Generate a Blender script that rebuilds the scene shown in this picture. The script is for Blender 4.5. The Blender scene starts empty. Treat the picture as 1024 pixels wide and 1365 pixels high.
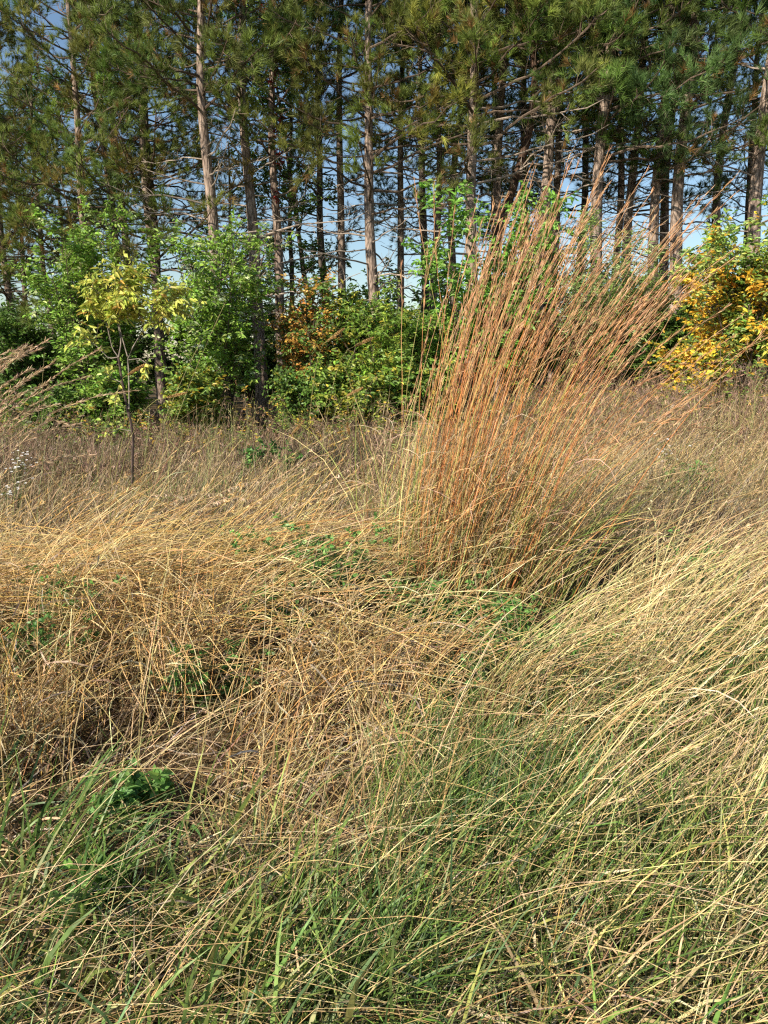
import bpy, math
import numpy as np
R = math.radians
rng = np.random.default_rng(11)
sc = bpy.context.scene
COL = sc.collection
CAM_H, PITCH, F = 1.55, R(11.6), 986.0

# ------------------------------------------------------------------ terrain
def sstep(a, b, x):
    t = np.clip((x - a) / (b - a), 0, 1)
    return t * t * (3 - 2 * t)
def g(x, y):
    x = np.asarray(x, float); y = np.asarray(y, float)
    z = .025*np.sin(2.1*x+.7*y+.4) + .03*np.sin(1.3*y-1.7*x+1.1) + .012*np.sin(5.3*x+3.9*y)
    xx = np.clip(x, -30, 9)
    z = z + .105*np.log1p(np.exp(2.2*(xx-.6)))/2.2*sstep(3.5, 12, y)
    z = z + .20*np.exp(-((x+1.25)/1.35)**4-((y-3.95)/.85)**4)
    z = z + .10*np.exp(-((x-1.7)/.9)**2-((y-3.0)/.7)**2)
    z = z + .10*np.exp(-((x-.45)/.55)**2-((y-4.45)/.45)**2)
    return z
def at(px, py, d):
    """world point seen at photo pixel (px,py) at forward distance d"""
    u, v = (px-512)/F, (682.5-py)/F
    k = d/(math.cos(PITCH)+v*math.sin(PITCH))
    return np.array([u*k, d, CAM_H+k*(-math.sin(PITCH)+v*math.cos(PITCH))])
def xat(px, d, h=.3):
    """x position of photo column px for something low at distance d"""
    return (px-512)/F*(d*math.cos(PITCH)+(CAM_H-h)*math.sin(PITCH))

# ------------------------------------------------------------------ mesh builder
class MB:
    def __init__(s): s.v=[]; s.c=[]; s.q=[]; s.t=[]; s.qm=[]; s.tm=[]; s.n=0
    def add(s, v, c, q=None, t=None, m=0):
        v=np.asarray(v,float).reshape(-1,3); c=np.asarray(c,float).reshape(-1,3)
        if q is not None and len(q): s.q.append(np.asarray(q).reshape(-1,4)+s.n); s.qm.append(np.full(len(s.q[-1]),m))
        if t is not None and len(t): s.t.append(np.asarray(t).reshape(-1,3)+s.n); s.tm.append(np.full(len(s.t[-1]),m))
        s.v.append(v); s.c.append(c); s.n+=len(v)
    def mesh(s, name, mats, smooth=False):
        me=bpy.data.meshes.new(name)
        v=np.concatenate(s.v); c=np.concatenate(s.c)
        q=np.concatenate(s.q) if s.q else np.zeros((0,4),int)
        t=np.concatenate(s.t) if s.t else np.zeros((0,3),int)
        qm=np.concatenate(s.qm) if s.qm else np.zeros(0,int); tm=np.concatenate(s.tm) if s.tm else np.zeros(0,int)
        me.vertices.add(len(v)); me.vertices.foreach_set('co', v.astype(np.float32).ravel())
        loops=np.concatenate([q.ravel(), t.ravel()]).astype(np.int32)
        tot=np.concatenate([np.full(len(q),4),np.full(len(t),3)]).astype(np.int32)
        st=np.concatenate([[0],np.cumsum(tot)[:-1]]).astype(np.int32)
        me.loops.add(len(loops)); me.loops.foreach_set('vertex_index', loops)
        me.polygons.add(len(tot)); me.polygons.foreach_set('loop_start', st)
        me.polygons.foreach_set('material_index', np.concatenate([qm,tm]).astype(np.int32))
        me.polygons.foreach_set('use_smooth', np.full(len(tot), smooth))
        ca=me.color_attributes.new('Col','FLOAT_COLOR','POINT')
        ca.data.foreach_set('color', np.concatenate([np.clip(c,0,.84),np.ones((len(c),1))],1).astype(np.float32).ravel())
        for m in (mats if isinstance(mats,(list,tuple)) else [mats]): me.materials.append(m)
        me.update(calc_edges=True)
        return me
    def build(s, name, mats, parent=None, smooth=False):
        return link(name, s.mesh(name, mats, smooth), parent)
def link(name, me, parent=None):
    o=bpy.data.objects.new(name, me); COL.objects.link(o)
    if parent is not None: o.parent=parent
    return o
def tag(o, label=None, cat=None, group=None, kind=None):
    for k,v in (('label',label),('category',cat),('group',group),('kind',kind)):
        if v: o[k]=v
    return o
def thing(name, label, cat, loc=(0,0,0), rz=0, group=None):
    o=bpy.data.objects.new(name,None); COL.objects.link(o)
    o.location=[float(q) for q in loc]; o.rotation_euler=(0,0,rz); o.empty_display_size=.2
    return tag(o,label,cat,group)

def nrm(a): return a/np.maximum(np.linalg.norm(a,axis=-1,keepdims=True),1e-9)
def rv(n): return nrm(rng.normal(size=(n,3)))
def U(a,b,n): return rng.uniform(a,b,n)

def curves(root, az, L, t0, t1, S=5, pw=1., drift=0., jit=.04, ground=True, eps=.012, kink=0.):
    N=len(root); u=(np.arange(S)+.5)/S
    t0=np.broadcast_to(t0,(N,)); t1=np.broadcast_to(t1,(N,)); dr=np.broadcast_to(drift,(N,))
    th=t0[:,None]+(t1-t0)[:,None]*u**pw+rng.normal(0,jit,(N,S))
    if kink>0:
        kk=(rng.random(N)<kink)[:,None]*(u[None]>rng.uniform(.2,.85,N)[:,None]); th=th+kk*rng.normal(.35,.55,N)[:,None]
    a=np.broadcast_to(az,(N,))[:,None]+dr[:,None]*u+rng.normal(0,jit,(N,S))
    d=np.stack([np.sin(th)*np.cos(a),np.sin(th)*np.sin(a),np.cos(th)],-1)*(np.broadcast_to(L,(N,))/S)[:,None,None]
    P=np.concatenate([root[:,None],root[:,None]+np.cumsum(d,1)],1)
    if ground:
        P[...,2]=np.maximum(P[...,2], g(P[...,0],P[...,1])+eps*(1+np.arange(S+1)*.5))
    return P
def tang(P):
    return nrm(np.gradient(P,axis=1))
def ribbon(mb, P, W, col, flat=1., roll=.8, m=0):
    N,S1,_=P.shape
    T=tang(P); v=nrm(np.array([0,0,1.])*flat+rng.normal(size=(N,3))*roll)
    side=nrm(np.cross(T,v[:,None,:]))
    A=P-side*W[...,None]*.5; B=P+side*W[...,None]*.5
    V=np.stack([A,B],2)                                  # N,S1,2,3
    i=np.arange(N*S1).reshape(N,S1)*2
    a=i[:,:-1]; b=i[:,1:]
    q=np.stack([a,a+1,b+1,b],-1)
    C=np.repeat(col[:,:,None,:],2,2)
    mb.add(V,C,q,m=m)
def tube(mb, P, Rr, col, k=3, m=0, cap=False):
    N,S1,_=P.shape
    T=tang(P); ref=np.where(np.abs(T[...,2:3])>.9,np.array([1.,0,0]),np.array([0,0,1.]))
    X=nrm(np.cross(T,ref)); Y=np.cross(T,X)
    an=np.arange(k)*2*math.pi/k
    V=P[:,:,None,:]+Rr[...,None,None]*(np.cos(an)[:,None]*X[:,:,None,:]+np.sin(an)[:,None]*Y[:,:,None,:])
    i=np.arange(N*S1*k).reshape(N,S1,k); j=np.roll(i,-1,2)
    q=np.stack([i[:,:-1],j[:,:-1],j[:,1:],i[:,1:]],-1)
    mb.add(V,np.repeat(col[:,:,None,:],k,2),q,m=m)
def wprof(N,S,w,kind='blade'):
    u=np.linspace(0,1,S+1)
    p=np.minimum(1,.45+1.6*u)*np.sqrt(np.maximum(1-u**1.6,0.004)) if kind=='blade' else 1-.6*u
    return np.broadcast_to(w,(N,))[:,None]*p[None]
def pal(n, cols, wts=None, var=.22, hue=.06):
    cols=np.array(cols); w=None if wts is None else np.array((list(wts)+[1]*len(cols))[:len(cols)],float)
    w=None if w is None else w/w.sum()
    c=cols[rng.choice(len(cols),n,p=w)]
    return c*np.exp(rng.normal(0,var,(n,1)))*np.exp(rng.normal(0,hue,(n,3)))
def grad(c, S, tip=None, k=.5):
    u=np.linspace(0,1,S+1)[None,:,None]
    t=c*1.08 if tip is None else tip
    return c[:,None,:]*(1-u*k)+np.asarray(t).reshape(-1,1,3)*u*k if tip is not None else np.repeat(c[:,None,:],S+1,1)*(1+.12*(u-.5))
def leaves(mb, P, D, Nn, L, Wd, col, m=0, fold=.25):
    """lens-shaped leaf: two quads folded along the midrib"""
    n=len(P); D=nrm(D); Nn=nrm(Nn-np.sum(Nn*D,1,keepdims=True)*D); Sd=np.cross(D,Nn)
    L=np.broadcast_to(L,(n,))[:,None]; Wd=np.broadcast_to(Wd,(n,))[:,None]
    up=Nn*Wd*fold
    bend=-Nn*L*.12
    V=np.stack([P, P+D*L*.3+Sd*Wd*.5+up, P+D*L*.68+Sd*Wd*.4+up+bend*.4, P+D*L+bend,
                P+D*L*.68-Sd*Wd*.4+up+bend*.4, P+D*L*.3-Sd*Wd*.5+up],1)
    b=np.arange(n)[:,None]*6
    q=np.concatenate([b+np.array([[0,1,2,3]]), b+np.array([[0,3,4,5]])])
    mb.add(V,np.repeat(col[:,None,:],6,1),q,m=m)
def pick(P, t):
    """points and tangents at parameters t (N,m) along paths P (N,S1,3)"""
    S=P.shape[1]-1; f=np.clip(t*S,0,S-1e-4); i=f.astype(int); fr=(f-i)[...,None]
    n=np.arange(len(P))[:,None]
    a=P[n,i]; b=P[n,i+1]
    return a*(1-fr)+b*fr, nrm(b-a)
def grow(P, m, t0, t1, L0, L1, a0, a1, up=0., S=4, curl=0., shrink=.5):
    """m side branches on each path"""
    N=len(P); t=rng.uniform(t0,t1,(N,m)); X,T=pick(P,t); X=X.reshape(-1,3); T=T.reshape(-1,3); tt=t.ravel()
    pr=nrm(np.cross(T,rv(len(T)))); a=U(a0,a1,len(T))[:,None]
    D=nrm(T*np.cos(a)+pr*np.sin(a)+np.array([0,0,up]))
    L=U(L0,L1,len(T))*(1-shrink*tt)
    out=[X]
    for s in range(S):
        D=nrm(D+np.array([0,0,curl])/S+rng.normal(0,.10,D.shape))
        X=X+D*(L/S)[:,None]; out.append(X)
    return np.stack(out,1), np.repeat(np.arange(N),m)

# ------------------------------------------------------------------ materials
def newmat(name):
    m=bpy.data.materials.new(name); m.use_nodes=True; nt=m.node_tree; nt.nodes.clear()
    return m,nt,nt.nodes,nt.links
def veg(name, transl=.25, rough=.6, spec=.25, nscale=30., namp=.35):
    m,nt,N,L=newmat(name)
    out=N.new('ShaderNodeOutputMaterial'); at_=N.new('ShaderNodeAttribute'); at_.attribute_name='Col'
    tc=N.new('ShaderNodeTexCoord'); no=N.new('ShaderNodeTexNoise'); no.inputs['Scale'].default_value=nscale; no.inputs['Detail'].default_value=3
    mr=N.new('ShaderNodeMapRange'); mr.inputs['From Min'].default_value=.3; mr.inputs['From Max'].default_value=.7
    mr.inputs['To Min'].default_value=1-namp; mr.inputs['To Max'].default_value=1+namp
    mx=N.new('ShaderNodeMix'); mx.data_type='RGBA'; mx.blend_type='MULTIPLY'; mx.inputs['Factor'].default_value=1
    p=N.new('ShaderNodeBsdfPrincipled'); p.inputs['Roughness'].default_value=rough; p.inputs['Specular IOR Level'].default_value=spec
    L.new(tc.outputs['Object'],no.inputs['Vector']); L.new(no.outputs['Fac'],mr.inputs['Value'])
    L.new(at_.outputs['Color'],mx.inputs['A']); L.new(mr.outputs['Result'],mx.inputs['B'])
    L.new(mx.outputs['Result'],p.inputs['Base Color'])
    if transl>0:
        tr=N.new('ShaderNodeBsdfTranslucent'); ms=N.new('ShaderNodeMixShader'); ms.inputs[0].default_value=transl
        L.new(mx.outputs['Result'],tr.inputs['Color']); L.new(p.outputs[0],ms.inputs[1]); L.new(tr.outputs[0],ms.inputs[2]); L.new(ms.outputs[0],out.inputs[0])
    else: L.new(p.outputs[0],out.inputs[0])
    return m
def bark(name, c0, c1, c2, sx=9., sz=2.2, bump=.5):
    m,nt,N,L=newmat(name)
    out=N.new('ShaderNodeOutputMaterial'); tc=N.new('ShaderNodeTexCoord'); mp=N.new('ShaderNodeMapping'); mp.inputs['Scale'].default_value=(sx,sx,sz)
    vo=N.new('ShaderNodeTexVoronoi'); vo.inputs['Scale'].default_value=1.6; vo.feature='DISTANCE_TO_EDGE'
    no=N.new('ShaderNodeTexNoise'); no.inputs['Scale'].default_value=2.2; no.inputs['Detail'].default_value=6; no.inputs['Roughness'].default_value=.65
    wr=N.new('ShaderNodeMix'); wr.data_type='VECTOR'; wr.inputs['Factor'].default_value=.25
    L.new(tc.outputs['Object'],mp.inputs['Vector']); L.new(mp.outputs[0],no.inputs['Vector'])
    L.new(mp.outputs[0],wr.inputs['A']); L.new(no.outputs['Color'],wr.inputs['B']); L.new(wr.outputs['Result'],vo.inputs['Vector'])
    cr=N.new('ShaderNodeValToRGB'); e=cr.color_ramp; e.elements[0].position=.3; e.elements[0].color=(*c0,1); e.elements[1].position=.7; e.elements[1].color=(*c2,1)
    k=e.elements.new(.5); k.color=(*c1,1)
    L.new(no.outputs['Fac'],cr.inputs[0])
    ed=N.new('ShaderNodeMapRange'); ed.inputs['From Max'].default_value=.12; ed.inputs['To Min'].default_value=.35
    L.new(vo.outputs['Distance'],ed.inputs['Value'])
    mx=N.new('ShaderNodeMix'); mx.data_type='RGBA'; mx.blend_type='MULTIPLY'; mx.inputs['Factor'].default_value=1
    L.new(cr.outputs[0],mx.inputs['A']); L.new(ed.outputs[0],mx.inputs['B'])
    p=N.new('ShaderNodeBsdfPrincipled'); p.inputs['Roughness'].default_value=.9; p.inputs['Specular IOR Level'].default_value=.15
    ad=N.new('ShaderNodeMath'); ad.operation='ADD'; L.new(ed.outputs[0],ad.inputs[0]); L.new(no.outputs['Fac'],ad.inputs[1])
    bp=N.new('ShaderNodeBump'); bp.inputs['Strength'].default_value=bump; bp.inputs['Distance'].default_value=.03; L.new(ad.outputs[0],bp.inputs['Height'])
    L.new(mx.outputs['Result'],p.inputs['Base Color']); L.new(bp.outputs[0],p.inputs['Normal']); L.new(p.outputs[0],out.inputs[0])
    return m
def soil():
    m,nt,N,L=newmat('soil')
    out=N.new('ShaderNodeOutputMaterial'); tc=N.new('ShaderNodeTexCoord')
    n1=N.new('ShaderNodeTexNoise'); n1.inputs['Scale'].default_value=14; n1.inputs['Detail'].default_value=8; n1.inputs['Roughness'].default_value=.7
    cr=N.new('ShaderNodeValToRGB'); e=cr.color_ramp; e.elements[0].position=.35; e.elements[0].color=(.045,.032,.016,1); e.elements[1].position=.68; e.elements[1].color=(.17,.115,.055,1)
    p=N.new('ShaderNodeBsdfPrincipled'); p.inputs['Roughness'].default_value=.95; p.inputs['Specular IOR Level'].default_value=.1
    bp=N.new('ShaderNodeBump'); bp.inputs['Strength'].default_value=.8; bp.inputs['Distance'].default_value=.02
    L.new(tc.outputs['Object'],n1.inputs['Vector']); L.new(n1.outputs['Fac'],cr.inputs[0]); L.new(cr.outputs[0],p.inputs['Base Color'])
    L.new(n1.outputs['Fac'],bp.inputs['Height']); L.new(bp.outputs[0],p.inputs['Normal']); L.new(p.outputs[0],out.inputs[0])
    return m
M=dict(straw=veg('dry_straw',.18,.5,.3), green=veg('green_blade',.3,.45,.35), leaf=veg('broad_leaf',.32,.45,.35,12.,.25),
       needle=veg('pine_needle',.28,.5,.3,1.2,.35), wood=veg('twig_bark',0,.85,.15,18.,.45), head=veg('seed_head',.25,.7,.15), soil=soil(),
       pine=bark('pine_bark',(.15,.105,.08),(.32,.24,.19),(.48,.38,.31)), red=bark('reddish_bark',(.05,.03,.022),(.115,.07,.048),(.19,.12,.085)),
       grey=bark('grey_bark',(.08,.065,.05),(.19,.15,.12),(.32,.26,.21)))

# ------------------------------------------------------------------ ground
def axis(lo,hi,fine,step,far):
    a=np.arange(lo,hi,fine); f=[]
    return a
xs=np.unique(np.round(np.concatenate([np.linspace(-400,-30,12),np.arange(-30,-9,1.5),np.arange(-9,11,.16),np.arange(11,30,1.5),np.linspace(30,400,12)]),4))
ys=np.unique(np.round(np.concatenate([np.linspace(-60,-3,10),np.arange(-3,12,.14),np.arange(12,34,.8),np.linspace(34,600,14)]),4))
GX,GY=np.meshgrid(xs,ys); GZ=g(GX,GY)
b=MB(); nx=len(xs); ii=(np.arange(len(ys)-1)[:,None]*nx+np.arange(nx-1)[None]).ravel()
b.add(np.stack([GX,GY,GZ],-1),np.full((GX.size,3),.1),np.stack([ii,ii+1,ii+nx+1,ii+nx],1))
tag(b.build('ground',M['soil'],smooth=True),kind='structure')

# ------------------------------------------------------------------ grass (uncountable: a few stuff objects)
def roots_frustum(n,d0,d1,p=0.,x0=None,x1=None,pad=.35,wk=.60):
    """p=0: density falls as 1/d ; p=1: even density"""
    u=rng.random(n); e=p+1; d=(d0**e+u*(d1**e-d0**e))**(1/e)
    hw=wk*d+pad
    x=rng.uniform(-1,1,n)*hw
    if x0 is not None: x=np.where(True,rng.uniform(x0,x1,n),x)
    return np.stack([x,d,g(x,d)],1)
def vnoise(x,y,s=1.,o=0.):
    return np.clip(.5+.25*(np.sin(1.9*s*x+2.3*s*y+o)+np.sin(-2.7*s*x+1.4*s*y+1.3+o*2)*.7+np.sin(4.1*s*x+.6*s*y+2.2*o+.5)*.5),0,1)
STRAW=[(.56,.40,.19),(.48,.32,.14),(.62,.47,.25),(.40,.25,.10),(.52,.40,.22)]
CREAM=[(.53,.41,.195),(.46,.36,.15),(.57,.455,.25),(.40,.295,.125)]
GOLD=[(.62,.40,.15),(.55,.34,.11),(.66,.47,.21),(.46,.27,.09)]
BROWN=[(.26,.17,.10),(.34,.22,.12),(.20,.13,.075),(.40,.28,.16)]
GREEN=[(.125,.195,.042),(.085,.14,.032),(.19,.26,.06),(.27,.30,.085),(.10,.165,.06)]
GREY=[(.42,.34,.25),(.36,.28,.19),(.48,.40,.30)]
X_=0.  # wind blows towards +x

CLEAR=[(xat(px,d,.15),d,r,k) for px,d,r,k in ((425,3.75,.26,.62),(372,3.4,.15,.7),(600,3.7,.30,.8),(690,3.5,.2,.7),(50,3.1,.16,.7),(605,2.9,.09,.8),(285,2.9,.1,.6),
  (760,4.5,.36,.85),(190,2.3,.16,.5),(110,1.85,.1,.4),(930,4.6,.15,.7),(600,4.0,.42,.6),(640,4.45,.4,.5),(60,2.2,.16,.55),(270,2.25,.16,.5),(330,3.0,.12,.7),(480,2.55,.16,.6))]
CLEAR+=[(xat(px,d,.15),d,r,k) for px,d,r,k in ((150,2.75,.13,.7),(330,2.7,.14,.7),(440,2.95,.13,.7),(880,2.9,.12,.6),(760,2.5,.13,.6),(640,2.9,.10,.6),(990,2.4,.12,.6),(230,2.05,.12,.6))]
def thin(rt,s=2.6,o=0.,amt=.6,edge=.5):
    """indices kept: opens gaps between tufts and round the green weeds"""
    x,y=rt[:,0],rt[:,1]; n=vnoise(x,y,s,o)*.6+vnoise(x,y,s*2.7,o+1)*.4
    p=1-amt*sstep(edge+.12,edge-.18,n)
    for cx_,cy_,r,k in (CLEAR if amt!=.2 else []):
        q=((x-cx_+.10)/(1.3*r+.08))**2+((y-cy_+.16)/(r+.20))**2
        p=p*(1-k*(q<1))
    return rng.random(len(rt))<p
def blades(mb,rt,az,L,t0,t1,w,c,S=4,pw=1.,drift=None,flat=1.,roll=.8,jit=.05,tip=None):
    n=len(rt); drift=rng.normal(0,.35,n) if drift is None else drift
    P=curves(rt,az,L,t0,t1,S,pw,drift,jit,kink=.18); C=grad(c,S) if tip is None else grad(c,S,tip,.9)
    ribbon(mb,P,wprof(n,S,w),C,flat,roll); return P
def stalks(mb,rt,az,L,t0,t1,r,c,S=5,pw=1.,drift=None,jit=.03,tip=None,kink=.25):
    r=r*np.clip(rt[:,1]/3.,.55,1.)
    n=len(rt); drift=rng.normal(0,.28,n) if drift is None else drift
    P=curves(rt,az,L,t0,t1,S,pw,drift,jit,kink=kink); C=grad(c,S) if tip is None else grad(c,S,tip,.9)
    tube(mb,P,wprof(n,S,r,'stalk'),C,3); return P
def curls(mb,P,m,w,c,lo=.1,hi=.9,L=(.08,.24)):
    """dry leaves hanging off stalks"""
    n=len(P); X,T=pick(P,rng.uniform(lo,hi,(n,m))); X=X.reshape(-1,3); k=len(X)
    blades(mb,X,U(0,6.28,k),U(L[0],L[1],k),U(.3,1.2,k),U(1.6,3.0,k),U(w*.6,w*1.5,k),c(k),4,drift=rng.normal(0,.8,k))
def spikes(mb,P,m,ln,c,t0=.75):
    """thin seed spikes hugging the stalk end"""
    n=len(P); t=rng.uniform(t0,1,(n,m)); X,T=pick(P,t); X=X.reshape(-1,3); T=T.reshape(-1,3); k=len(X)
    D=nrm(T+rng.normal(0,.28,(k,3))); Q=np.stack([X,X+D*ln*.5,X+D*ln],1); 
    W=np.stack([np.full(k,.0012),np.full(k,.0034),np.full(k,.0008)],1)*U(.7,1.4,k)[:,None]
    ribbon(mb,Q,W,np.repeat(c(k)[:,None],3,1),.2,1.)

def box(n,x0,x1,y0,y1,z0=0.,z1=0.,s=2.6,o=0.,amt=.6,edge=.5):
    rt=np.stack([U(x0,x1,n),U(y0,y1,n),np.zeros(n)],1); rt=rt[thin(rt,s,o,amt,edge)]
    rt[:,2]=g(rt[:,0],rt[:,1])+U(z0,z1,len(rt)); return rt,len(rt)
def fru(n,d0,d1,p=0.,z0=0.,z1=0.,s=2.6,o=0.,amt=.6,edge=.5,pad=.35,dens=None):
    rt=roots_frustum(n,d0,d1,p,pad=pad); k=thin(rt,s,o,amt,edge)
    if dens is not None: k&=rng.random(len(rt))<dens(rt[:,0],rt[:,1])
    rt=rt[k]; rt[:,2]+=U(z0,z1,len(rt)); return rt,len(rt)
def tufts(nc,per,x0,x1,y0,y1,sp=.06,z0=0.,z1=0.,amt=.5,s=2.,o=0.,dens=None):
    c=np.stack([U(x0,x1,nc),U(y0,y1,nc),np.zeros(nc)],1); k=thin(c,s,o,amt)
    if dens is not None: k&=rng.random(nc)<dens(c[:,0],c[:,1])
    c=c[k]; nc=len(c); m=rng.poisson(per*rng.uniform(.5,1.5,nc)); i=np.repeat(np.arange(nc),m); n=len(i)
    rt=c[i]+np.concatenate([rng.normal(0,1,(n,2))*sp*np.array([1.3,.8]),np.zeros((n,1))],1); rt[:,2]=g(rt[:,0],rt[:,1])+U(z0,z1,n)
    return rt,n,i,nc
# --- thatch litter
b=MB(); rt,n=fru(30000,.85,9,.15,0,.07,amt=.2)
blades(b,rt,U(0,6.28,n),U(.08,.32,n),U(1.2,1.6,n),U(1.4,1.75,n),U(.002,.006,n),pal(n,BROWN+BROWN+GREY+STRAW[:3]),3,jit=.18)
tag(b.build('grass_thatch',M['straw']),'flattened dead grass litter lying over the soil under the standing grass','dead grass',kind='stuff')
# --- green foreground grass
b=MB()
def green_layer(n,d0,d1,L,w,dens,p=.2,o=0.):
    rt,n=fru(n,d0,d1,p,dens=lambda x,y: dens(x,y)*(.25+1.1*vnoise(x,y,2.2,o)),amt=.35)
    az=rng.normal(.2,1.2,n); t0=U(.03,.55,n); t1=t0+U(.3,1.35,n)
    blades(b,rt,az,U(L[0],L[1],n),t0,t1,U(w[0],w[1],n)*(1+.6*(rng.random(n)>.9)),pal(n,GREEN,[3,2,3,2.5,2],.25,.08),5,1.3)
fg=lambda x,y: .50*sstep(3.0,1.5,y)*(1.0-.15*sstep(-.2,-.8,x))+.85*sstep(.1,.5,x)*sstep(3.9,2.6,y)*sstep(1.2,1.9,y)
green_layer(30000,.9,4.2,(.14,.34),(.0025,.006),fg,.25)
green_layer(6500,.9,2.8,(.20,.42),(.007,.014),lambda x,y: sstep(2.7,1.6,y)*(.28+.75*sstep(.1,-.5,x)),.2,1.)
green_layer(19000,1.3,4.4,(.30,.62),(.003,.006),lambda x,y: sstep(-.25,.35,x)*sstep(4.3,3.2,y)*sstep(1.2,1.8,y),.3,2.)
green_layer(14000,2.6,9,(.15,.42),(.0035,.007),lambda x,y: .34*vnoise(x,y,1.1,2.),.2,3.)
green_layer(16000,7.,16,(.2,.5),(.005,.011),lambda x,y: .8*vnoise(x,y,.7,4.),.3,4.)
for px,d,n,sp in ((610,1.95,520,.13),(700,2.15,380,.12),(480,1.45,240,.10),(560,2.35,260,.10),(110,1.75,80,.12),(60,2.0,70,.10)):
    x=xat(px,d,.2); rt=np.stack([x+rng.normal(0,sp,n),d+rng.normal(0,sp*.7,n),np.zeros(n)],1); rt[:,2]=g(rt[:,0],rt[:,1]); wd=.0042 if px>400 else .009
    blades(b,rt,rng.normal(.2,.9,n),U(.24,.5,n),U(.05,.6,n),U(.8,1.8,n),U(.6,1.3,n)*wd,pal(n,[(.09,.16,.035),(.12,.2,.04),(.16,.24,.055),(.08,.14,.045)]),6,1.2)
tag(b.build('green_grass',M['green']),'short green grass growing thickest along the bottom of the scene','grass',kind='stuff')
# --- dry blades among the green foreground
b=MB(); rt,n=fru(10500,.9,3.3,.25,amt=.5,o=.7)
blades(b,rt,rng.normal(.2,1.5,n),U(.12,.36,n),U(.1,.9,n),U(.9,2.2,n),U(.003,.0085,n),pal(n,STRAW+CREAM+BROWN+GREY),5,jit=.12)
rt,n=fru(430,1.0,2.7,.2,.0,.12,amt=.2)
blades(b,rt,U(0,6.28,n),U(.10,.26,n),U(.3,1.3,n),U(1.0,2.6,n),U(.005,.011,n),pal(n,[(.46,.35,.21),(.38,.28,.17),(.52,.41,.26)]),6,jit=.18)
rt,n=fru(1500,1.05,3.,.1,amt=.3)
stalks(b,rt,rng.normal(.1,1.4,n),U(.3,.75,n),U(.2,1.2,n),U(.9,1.75,n),U(.0015,.0028,n),pal(n,STRAW+CREAM),5)
rt,n=box(430,-1.3,1.3,1.1,2.5,.02,.16,amt=.45)
stalks(b,rt,rng.normal(.2,.6,n),U(.45,1.1,n),U(.5,1.3,n),U(1.3,1.75,n),U(.0015,.0028,n),pal(n,CREAM+STRAW),6,jit=.05)
rt,n=box(700,-1.1,.8,1.1,2.0,.03,.16,amt=.3)
stalks(b,rt,rng.choice([0,math.pi],n)+rng.normal(.1,.45,n),U(.3,.85,n),U(1.1,1.5,n),U(1.5,1.8,n),U(.0013,.0025,n),pal(n,CREAM+STRAW),5,jit=.05)
tag(b.build('dry_grass_blades',M['straw']),'pale dead blades and fallen straws mixed into the green grass in front','dead grass',kind='stuff')
# --- arching straw on the right
b=MB(); rt,n,i,nc=tufts(190,22,.05,2.9,1.4,3.8,.05,amt=.7,o=1.,dens=lambda x,y: np.where(y<2.3,sstep(.1,.9,x),.75))
P=stalks(b,rt,rng.normal(.2,.34,nc)[i]+rng.normal(0,.24,n),U(.4,1.4,n),U(.2,.75,nc)[i]+rng.normal(0,.13,n),U(1.05,1.55,nc)[i]+rng.normal(0,.14,n),U(.0018,.0034,n),pal(n,CREAM+STRAW[:3]+[(.42,.40,.15)],None,.22),8,1.15,kink=.15)
rt,n=box(750,.35,2.0,1.3,2.4,amt=.4)
blades(b,rt,rng.normal(.2,1.3,n),U(.2,.45,n),U(.02,.5,n),U(.5,2.2,n),U(.006,.012,n),pal(n,[(.50,.38,.22),(.44,.33,.18),(.56,.45,.28),(.36,.27,.15)]),6,jit=.14)
curls(b,P[::2],1,.0045,lambda k: pal(k,CREAM+STRAW+GREY),.1,.6,(.10,.28))
spikes(b,P[::2],9,.024,lambda k: pal(k,[(.60,.46,.27),(.52,.38,.2)]),.82)
rt,n=box(1100,-.1,2.6,1.6,3.6,amt=.4)
stalks(b,rt,rng.normal(.3,1.3,n),U(.45,.9,n),U(.05,.6,n),U(.5,1.5,n),U(.0014,.0024,n),pal(n,CREAM+STRAW),6)
rt,n=box(2300,.0,2.8,1.2,3.9,amt=.5,o=2.)
blades(b,rt,rng.normal(.2,.7,n),U(.25,.65,n),U(.2,.7,n),U(.9,1.9,n),U(.0025,.0055,n),pal(n,CREAM+STRAW+[(.26,.27,.09)]*3),5)
tag(b.build('arching_straw',M['straw']),'long cream straws arching to the right over green grass at the right edge','tall dry grass',kind='stuff')
# --- lodged golden straw mat on the left
b=MB(); rt,n,i,nc=tufts(200,29,-3.1,.25,2.95,4.45,.08,amt=.45,o=.4)
rt[:,2]+=(rng.random(nc)**1.5)[i]*.24*sstep(.5,-.2,rt[:,0])*rng.random(n)
azc=np.where(rng.random(nc)<.70,rng.normal(.25,.5,nc),rng.normal(math.pi+.2,.9,nc))
P=stalks(b,rt,azc[i]+rng.normal(0,.3,n),U(.35,1.0,n),np.where(rng.random(nc)<.5,U(1.15,1.5,nc),U(.5,1.3,nc))[i]+rng.normal(0,.15,n),U(1.25,1.8,nc)[i]+rng.normal(0,.12,n),U(.0019,.0037,n),pal(n,GOLD+STRAW+CREAM[:2],None,.24),7,jit=.09)
curls(b,P[::3],1,.005,lambda k: pal(k,GOLD+STRAW+GREY))
rt,n=box(1000,-3.0,.1,3.1,4.3,.16,.36,amt=.5)
stalks(b,rt,rng.choice([0.,math.pi,.5],n)+rng.normal(.05,.3,n),U(.5,1.2,n),U(1.3,1.6,n),U(1.5,1.85,n),U(.0018,.0034,n),pal(n,GOLD+CREAM[:2],None,.18),6,jit=.06)
rt,n=box(2900,-3.1,.25,2.95,4.4,.03,.22,amt=.5,s=2.,o=.4)
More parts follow.
